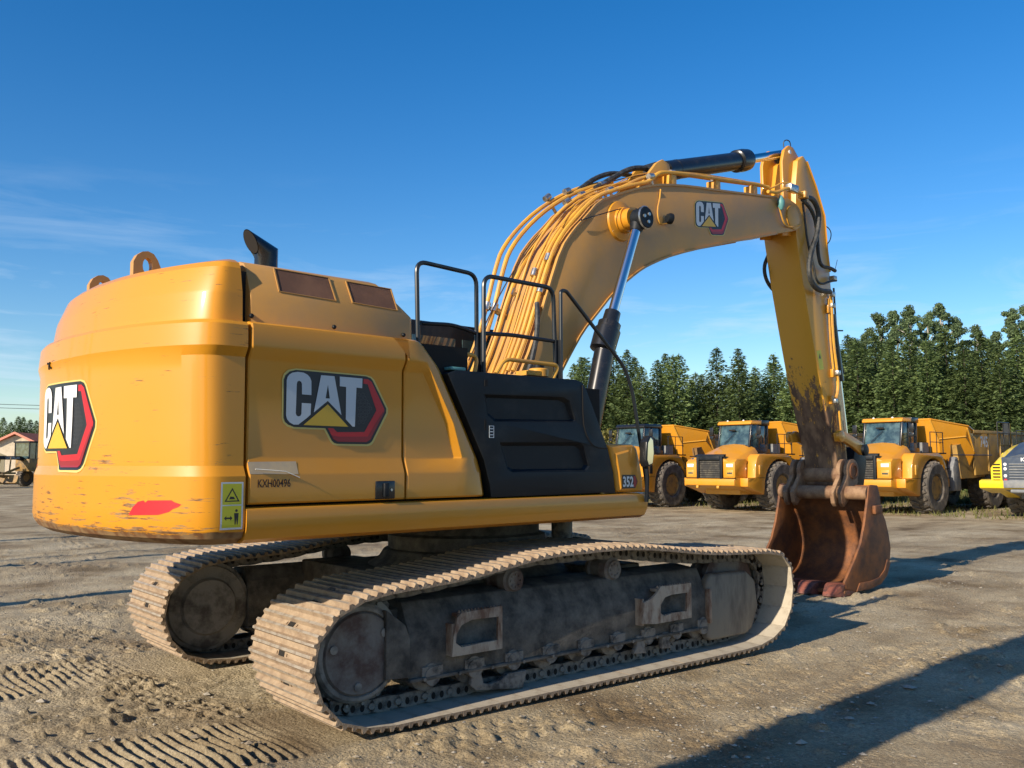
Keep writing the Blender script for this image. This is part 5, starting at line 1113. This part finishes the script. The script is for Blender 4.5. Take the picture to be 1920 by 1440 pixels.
# ============================================================ TREES
def leafmat(name, c1, c2, c3):
    m = bpy.data.materials.new(name); m.use_nodes = True; nt = m.node_tree; n = nt.nodes; l = nt.links; b = n['Principled BSDF']
    b.inputs['Roughness'].default_value = .65; b.inputs['Specular IOR Level'].default_value = .25
    g = n.new('ShaderNodeNewGeometry'); r = n.new('ShaderNodeValToRGB'); e = r.color_ramp.elements
    e[0].position = 0; e[0].color = (*c1, 1); e[1].position = 1; e[1].color = (*c3, 1); q = e.new(.55); q.color = (*c2, 1)
    l.new(g.outputs['Random Per Island'], r.inputs[0])
    oi = n.new('ShaderNodeObjectInfo'); mr = n.new('ShaderNodeMapRange'); mr.inputs[3].default_value = .75; mr.inputs[4].default_value = 1.25; l.new(oi.outputs['Random'], mr.inputs[0])
    vm = n.new('ShaderNodeVectorMath'); vm.operation = 'SCALE'; l.new(r.outputs[0], vm.inputs[0]); l.new(mr.outputs[0], vm.inputs['Scale']); l.new(vm.outputs[0], b.inputs['Base Color'])
    tr = n.new('ShaderNodeBsdfTranslucent'); ad = n.new('ShaderNodeMixShader'); ad.inputs[0].default_value = .30; l.new(vm.outputs[0], tr.inputs[0]); l.new(b.outputs[0], ad.inputs[1]); l.new(tr.outputs[0], ad.inputs[2])
    l.new(ad.outputs[0], n['Material Output'].inputs[0]); return m
LS = leafmat('spruce_needles', (.075, .112, .040), (.13, .185, .064), (.21, .275, .095))
LA = leafmat('aspen_leaves', (.075, .115, .055), (.125, .185, .085), (.20, .27, .12))
LB = leafmat('autumn_leaves', (.10, .10, .025), (.17, .15, .04), (.24, .20, .06))
BARK = mat('conifer_bark', (.07, .055, .045), .9, col2=(.045, .035, .028), nscale=12); PALE = mat('pale_bark', (.42, .40, .35), .8, col2=(.16, .14, .12), nscale=6)
def quadcloud(P, D, U, s1, s2):
    # arrays of centres, long axes and cross axes -> vertices and faces
    a = P-D*s1[:, None]-U*s2[:, None]*.5; b = P+D*s1[:, None]*.2-U*s2[:, None]; c = P+D*s1[:, None]; d = P+D*s1[:, None]*.1+U*s2[:, None]
    v = np.stack([a, b, c, d], 1).reshape(-1, 3); f = np.arange(len(v)).reshape(-1, 4); return v, f
def np_mesh(name, v, f, m):
    me = bpy.data.meshes.new(name); me.vertices.add(len(v)); me.vertices.foreach_set('co', v.ravel()); me.loops.add(f.size); me.loops.foreach_set('vertex_index', f.ravel().astype(np.int32))
    me.polygons.add(len(f)); me.polygons.foreach_set('loop_start', (np.arange(len(f))*f.shape[1]).astype(np.int32)); me.update(calc_edges=True); me.materials.append(m); return me
def spruce(seed, H, RB, sparse=1.0):
    g = np.random.RandomState(seed); P = []; D = []
    z = .35
    while z < H-.05:
        q = z/H; Lb = RB*(1-q)**.82*g.uniform(.85, 1.1)+.06; nb = max(4, int(9*(1-q*.45)))
        a0 = g.uniform(0, 6.28)
        for k in range(nb):
            a = a0+6.283*k/nb+g.normal(0, .16); lb = Lb*g.uniform(.72, 1.12); dr = .30*(1-q)-.32*q
            ns = max(2, int(lb/.105)); 
            for i in range(1, ns+1):
                t = i/ns; r = lb*t; zz = z-dr*r+.22*t*t*lb*.6; w = .34*lb*(1.05-t)+.05
                for c in range(3 if t > .3 else 1):
                    off = g.uniform(-w, w); P.append((r*math.cos(a)-off*math.sin(a), r*math.sin(a)+off*math.cos(a), zz+g.normal(0, .05)-abs(off)*.18)); sgn = math.copysign(1, off)
                    aa = a+sgn*.7; D.append((math.cos(aa), math.sin(aa), g.normal(-.12, .22)))
        z += .17*(1-q*.45)*g.uniform(.8, 1.2)*sparse
    for i in range(10): P.append((0, 0, H-.04*i)); D.append((g.normal(0, .4), g.normal(0, .4), 1))
    P = np.array(P); D = np.array(D); D /= np.linalg.norm(D, axis=1)[:, None]
    U = np.cross(D, g.normal(0, .5, P.shape)+np.array([0, 0, 1.])); U /= np.linalg.norm(U, axis=1)[:, None]; n = len(P); k = .75+.5*(1-P[:, 2]/H)
    v, f = quadcloud(P, D, U, g.uniform(.09, .19, n)*k, g.uniform(.032, .065, n)*k); return np_mesh('crown', v, f, LS)
def leafy(seed, H, m, r=2.2, base=.35, n=5200, sz=.13):
    g = np.random.RandomState(seed); P = []
    nl = 80; cs = []
    for i in range(nl): q = base+(1-base)*(i+.5)/nl; rr_ = r*math.sin(PI*min(1, (q-base)/(1-base)*.80+.16))**.9; a = g.uniform(0, 6.28); d = rr_*g.uniform(.1, 1.15); cs.append((d*math.cos(a), d*math.sin(a), H*q, g.uniform(.16, .42)*r*.55))
    per = n//nl
    for c in cs: e = g.normal(0, 1, (per, 3)); e /= np.linalg.norm(e, axis=1)[:, None]; P.append(np.array(c[:3])+e*c[3]*g.uniform(.35, 1.1, (per, 1))*np.array([1, 1, .8]))
    P = np.vstack(P); D = g.normal(0, 1, P.shape); D /= np.linalg.norm(D, axis=1)[:, None]; U = np.cross(D, g.normal(0, 1, P.shape)); U /= np.linalg.norm(U, axis=1)[:, None]
    v, f = quadcloud(P, D, U, g.uniform(.6, 1.2, len(P))*sz, g.uniform(.5, .9, len(P))*sz); 
    t = MB(); t.tube([(0, 0, -.2), (.1, .05, H*.3), (-.05, 0, H*.6), (.05, .05, H*.93)], [.16, .12, .08, .02], 7)
    for i, c in enumerate(cs[::3]): t.tube([(0, 0, c[2]-.9), ((c[0])*.5, c[1]*.5, c[2]-.3), c[:3]], [.06, .04, .015], 5)
    return np_mesh('crown', v, f, m), t
SPR = []
for i, (H, RB) in enumerate(((7.6, 2.5), (8.4, 2.7), (7.0, 2.4), (9.2, 2.8), (8.0, 2.3))):
    tm = MB(); tm.tube([(0, 0, -.2), (0, 0, H*.5), (0, 0, H*.97)], [.10, .06, .012], 7); SPR.append([H, spruce(50+i, H, RB), tm, None])
ASP = [[12.5]+list(leafy(80+i, 12.5, LA, 1.9, .15, 21000, .070))+[None] for i in range(3)]
def plant(kind, x, y, h, label, cat, group, nm='spruce_tree', rz=None):
    H, cm, tm, td = kind; s = h/H; root = tag(empty(nm, (x, y, -.05), random.uniform(0, 6.28) if rz is None else rz), label, cat, group); root.scale = (s*random.uniform(.9, 1.1), s*random.uniform(.9, 1.1), s)
    c = bpy.data.objects.new('crown', cm); COL.objects.link(c); c.parent = root
    if td is None: t = tm.build('trunk', BARK if nm == 'spruce_tree' else PALE, root); kind[3] = t.data
    else: t = bpy.data.objects.new('trunk', td); COL.objects.link(t); t.parent = root
    return root
# tops read from the photograph for the front row: (pixel x, pixel y of the tip, metres from the camera)
tips = [(1090, 672, 58), (1118, 668, 56), (1150, 662, 57), (1176, 658, 55), (1203, 690, 54), (1232, 678, 58), (1262, 668, 55), (1296, 716, 60), (1316, 704, 56), (1343, 655, 56), (1384, 656, 54), (1416, 690, 57), (1450, 668, 56), (1482, 690, 54), (1515, 660, 57), (1545, 650, 55), (1575, 655, 57), (1606, 640, 54), (1640, 630, 56), (1672, 640, 52), (1704, 618, 55), (1736, 640, 51), (1772, 622, 53), (1806, 640, 50), (1838, 628, 53), (1872, 645, 49), (1905, 632, 51), (1940, 640, 50), (1975, 650, 52), (2010, 640, 50)]
order = ['first', 'second', 'third', 'fourth', 'fifth', 'sixth', 'seventh', 'eighth', 'ninth', 'tenth', 'eleventh', 'twelfth', 'thirteenth', 'fourteenth', 'fifteenth', 'sixteenth', 'seventeenth', 'eighteenth', 'nineteenth', 'twentieth', 'twenty-first', 'twenty-second', 'twenty-third', 'twenty-fourth', 'twenty-fifth', 'twenty-sixth', 'twenty-seventh', 'twenty-eighth', 'twenty-ninth', 'thirtieth']
rt = random.Random(5)
for i, (px, py, d) in enumerate(tips):
    q = CAM+ray(px, py)*d; plant(SPR[i % 5], q.x, q.y, q.z+.1, 'dark green spruce, %s from the left in the row behind the dump trucks' % order[i], 'spruce', 'spruces behind the dump trucks')
for i in range(34):
    px = 1075+i*29+rt.uniform(-8, 8); d = rt.uniform(60, 66); q = CAM+ray(px, 700)*d; h = 8.6+rt.uniform(-1.3, .5)+(1.6 if px > 1560 else 0)
    plant(SPR[rt.randrange(5)], q.x, q.y, h, 'spruce standing half hidden in the second row behind the trucks', 'spruce', 'spruces of the hidden second row')
for i, (px, py, d) in enumerate(((1650, 590, 74), (1680, 583, 78), (1706, 576, 72), (1738, 588, 76), (1763, 570, 74), (1795, 600, 78), (1830, 612, 76), (1862, 622, 80), (1895, 582, 74), (1925, 575, 72), (1622, 625, 78), (1600, 636, 82), (1955, 590, 76))):
    q = CAM+ray(px, py)*d; plant(ASP[i % 3], q.x, q.y, q.z, ('tall leafy aspen, %s of those rising above the spruces' % ('number %s from the left' % order[i] if 0 else ['fourth from the left', 'fifth from the left', 'sixth from the left', 'seventh from the left', 'tallest and eighth from the left', 'ninth from the left', 'tenth from the left', 'eleventh from the left', 'twelfth from the left', 'thirteenth from the left', 'second from the left', 'leftmost', 'last on the right'][i])).replace('thirteenth from the left', 'second from the right').replace(' number', ''), 'aspen', 'aspens above the spruces', 'aspen_tree')
for i in range(46):
    px = -60+i*13+rt.uniform(-4, 4); d = rt.uniform(120, 150); q = CAM+ray(px, 786+rt.uniform(-8, 6))*d
    plant(SPR[rt.randrange(5)], q.x, q.y, q.z, 'distant spruce in the dark tree line beyond the small house on the left', 'spruce', 'distant tree line behind the house')
bush = [3.4]+list(leafy(99, 3.4, LB, 2.2, .05, 4200, .10))+[None]
for px, d, h, lb in ((1150, 46, 3.3, 'left of the two yellow green bushes behind the leftmost dump truck'), (1192, 47, 3.0, 'right of the two yellow green bushes behind the leftmost dump truck')):
    q = CAM+ray(px, 800)*d; plant(bush, q.x, q.y, h, lb, 'bush', 'autumn bushes', 'bush')
# rough grass at the foot of the trees
g = np.random.RandomState(9); n = 16000; yy = g.uniform(-6, 42, n); xx = 34.5+g.uniform(0, 1, n)**1.5*14-(yy-12)*.15; P_ = np.stack([xx, yy, np.full(n, .03)], 1)
D_ = np.stack([g.normal(0, .35, n), g.normal(0, .35, n), np.ones(n)], 1); U_ = np.stack([g.normal(0, 1, n), g.normal(0, 1, n), np.zeros(n)], 1); U_ /= np.linalg.norm(U_, axis=1)[:, None]
v, f = quadcloud(P_, D_, U_, g.uniform(.15, .45, n), g.uniform(.02, .05, n)); gm = np_mesh('rough_grass', v, f, leafmat('dry_grass', (.10, .12, .03), (.16, .16, .05), (.24, .21, .09)))
o = bpy.data.objects.new('rough_grass', gm); COL.objects.link(o); tag(o, 'rough green and yellow grass strip at the foot of the trees', 'grass', kind='stuff')
n = 2600; xx = 26+g.uniform(-1, 8, n); yy = g.uniform(0, 20, n); P_ = np.stack([xx, yy, np.full(n, .0)], 1); D_ = D_[:n]; U_ = U_[:n]; v, f = quadcloud(P_, D_, U_, g.uniform(.06, .22, n), g.uniform(.015, .03, n))
o = bpy.data.objects.new('weeds', np_mesh('weeds', v, f, gm.materials[0])); COL.objects.link(o); tag(o, 'sparse weeds growing on the gravel under the parked dump trucks', 'weeds', kind='stuff')

# ============================================================ LEFT BACKGROUND
def far(px, py, d): q = CAM+ray(px, py)*d; return q
# house: gable end towards the camera, red roof
hp0 = far(27, 905, 88); hr = empty('house', (hp0.x, hp0.y, 0), R(-38)); tag(hr, 'small cream house with red roof far behind on the left', 'house')
W_, Hh, Rf = 3.2, 3.95, 4.65
mb = MB(); mb.prism([(-W_/2, 0), (W_/2, 0), (W_/2, Hh), (0, Rf-.1), (-W_/2, Hh)], 0, 7); mb.build('wall', mat('cream_render', (.62, .52, .38), .8, col2=(.5, .42, .3), nscale=2), hr)
mb = MB()
for s in (-1, 1): mb.prism([(0, Rf), (s*(W_/2+.35), Hh-.25), (s*(W_/2+.35), Hh-.05), (0, Rf+.2)], -.4, 7.4)
mb.build('roof', mat('red_roof', (.50, .17, .10), .9, col2=(.40, .13, .08), nscale=5, spec=.1), hr)
for s in (-1, 1): mb = MB(); mb.prism([(0, Rf+.02), (s*(W_/2+.38), Hh-.25), (s*(W_/2+.38), Hh-.02), (0, Rf+.24)], -.46, -.405); mb.build('barge_board', mat('coral_board', (.68, .26, .17), .6), hr)
for k, (x, z) in enumerate(((.9, 1.3), (2.6, 1.3), (4.6, 1.3))): mb = MB(); mb.box(W_/2, W_/2+.04, x, x+.8, z, z+1.2); w = mb.build('window', M['white'], hr); mb = MB(); mb.box(W_/2+.04, W_/2+.05, x+.08, x+.72, z+.08, z+1.12); mb.build('pane', M['glass'], w)
q = far(1, 905, 80); mb = MB(); mb.box(-1.2, .25, -1, 1, 0, 2.5); mb.prism([(-1.4, 2.5), (.4, 2.5), (-.5, 2.9)], -1.1, 1.1); o = mb.build('shed', mat('buff_board', (.5, .42, .25), .8), None); o.location = (q.x, q.y, 0); o.rotation_euler = (0, 0, YAW+R(28)-PI/2); tag(o, 'low buff shed at the very left edge beside the house', 'shed')
# motor grader
q = far(42, 905, 72); mg = empty('motor_grader', (q.x, q.y, 0), R(30)); tag(mg, 'dusty yellow motor grader in front of the small house', 'motor grader')
gy = mat('grader_paint', (.30, .17, .04), .6, col2=(.12, .08, .04), nscale=3)
mb = MB(); mb.prism([(-4.2, 1.5), (-3.9, 2.15), (-3.0, 2.40), (-.4, 2.40), (.3, 2.2), (.3, 1.95), (-.6, 2.12), (-2.9, 2.12), (-3.6, 1.9), (-3.9, 1.4)], -.16, .16); bmn = mb.build('gooseneck_frame', M['black'], mg, .02)
decal_text('maker_name', 'CATERPILLAR', .17, lambda a, b: (-1.2+a, -.165, 2.26+b), M['silver'], bmn, .95, .01)
mb = MB(); mb.box(-.1, 1.3, -.7, .7, 1.2, 2.2); mb.box(1.3, 3.2, -.6, .6, 1.2, 2.3); mb.build('rear_body', gy, mg, .05)
mb = MB(); mb.box(-.15, 1.15, -.72, .72, 2.2, 3.45); cb = mb.build('cab', M['glass'], mg)
mb = MB(); mb.box(-.25, 1.25, -.8, .8, 3.45, 3.58)
for x in (-.18, .45, 1.12): mb.box(x, x+.07, -.74, -.66, 2.2, 3.45); mb.box(x, x+.07, .66, .74, 2.2, 3.45)
mb.build('cab_frame', M['black'], mg)
mb = MB(); mb.prism([(-2.2, .35), (-2.0, .25), (-1.85, .6), (-2.0, .95), (-2.1, .6)], -1.6, 1.6); mb.build('mouldboard', gy, mg)
mb = MB(); mb.lathe([(.8, 0), (.8, .15)], (-1.8, 0, 1.0), (0, 0, 1), 24); mb.tube([(-3.5, 0, 1.3), (-1.8, 0, 1.05), (-.4, 0, 1.5)], .1, 6); mb.tube([(-1.9, -.6, 1.1), (-1.7, -.5, 2.3)], .06, 6); mb.tube([(-1.9, .6, 1.1), (-1.7, .5, 2.3)], .06, 6); mb.build('blade_circle', gy, mg)
for x in (-4.1, 1.2, 2.75):
    for s in (-1, 1): w = wheel(x, s*1.0, mg); w.scale = (.76, .76, .76); w.location.z = .69
# wires on two poles
def pole(x, y, h, r, label, nm='utility_pole', arm=True):
    mb = MB(); mb.cyl((0, 0, -.3), (0, 0, h), r, r*.75, n=12)
    p = mb.build(nm, mat('weathered_pole', (.18, .14, .10), .9, col2=(.10, .08, .06), nscale=9), None); p.location = (x, y, 0); tag(p, label, 'pole', 'poles left of the yard')
    if arm: mb = MB(); mb.box(-.06, .06, -.9, .9, h-.5, h-.38); mb.build('crossarm', M['grey'], p)
    return p
pa = far(-160, 750, 66); pb = far(420, 757, 60)
pole(pa.x, pa.y, 6.6, .13, 'wooden pole left of the frame carrying the thin wires'); pole(pb.x, pb.y, 6.3, .13, 'wooden pole hidden behind the excavator carrying the wires')
for k, dz in enumerate((0, .25)):
    a = far(-160, 750, 66); b = far(420, 757, 60); mb = MB(); mb.tube([a.lerp(b, t)+Vector((0, 0, dz-.25-1.1*t*(1-t))) for t in [i/12 for i in range(13)]], .018, 5)
    tag(mb.build('overhead_wire', M['rail'], None), ['lower of the two thin wires crossing the sky at far left', 'upper of the two thin wires crossing the sky at far left'][k], 'wire', 'overhead wires')
# unseen poles added left of the frame to cast long shadows across the gravel
for k, ((px, py), L_, h, r, lb) in enumerate((((0, 1143), 5.2, 5.0, .15, 'thick unseen pole added left of the frame to cast the nearest shadow stripe'), ((0, 1072), 8, 7.0, .13, 'unseen pole added left of the frame to cast the second shadow stripe'), ((0, 1021), 10, 9, .16, 'unseen pole added left of the frame to cast the farthest shadow stripe'), ((0, 1059), 8, 7.5, .05, 'thin unseen pole added left of the frame to cast a faint shadow stripe'))):
    x, y = GR(px, py); pole(x-L_, y+L_*math.tan(R(3.5)), h, r, lb, 'pole', False)

# ============================================================ second excavator, unseen, added left of camera to cast the lower right shadow
e2 = copy_tree(exc, None, skip=('crawler_track', 'handrail', 'handrail_crossbar', 'grab_bar', 'hydraulic_pipe', 'electric_cable', 'pipe_clamp', 'rubber_hose', 'mirror', 'track_roller', 'boarding_step', 'maker_logo', 'serial_number', 'sticker', 'paint_scratch', 'model_badge', 'warning_decal', 'small_label', 'hood_bolt', 'pipe_bracket', 'roller_guard'))
e2.location = (-13.2, -4.0, 0); tag(e2, 'second yellow excavator, unseen, added left of the camera to cast a boom shadow', 'excavator')
for s_ in (-1, 1):
    mb = MB(); mb.prism([(a, b) for a, b in OUT], s_*1.37-.46, s_*1.37+.46); mb.build('crawler_track', M['link'], e2)
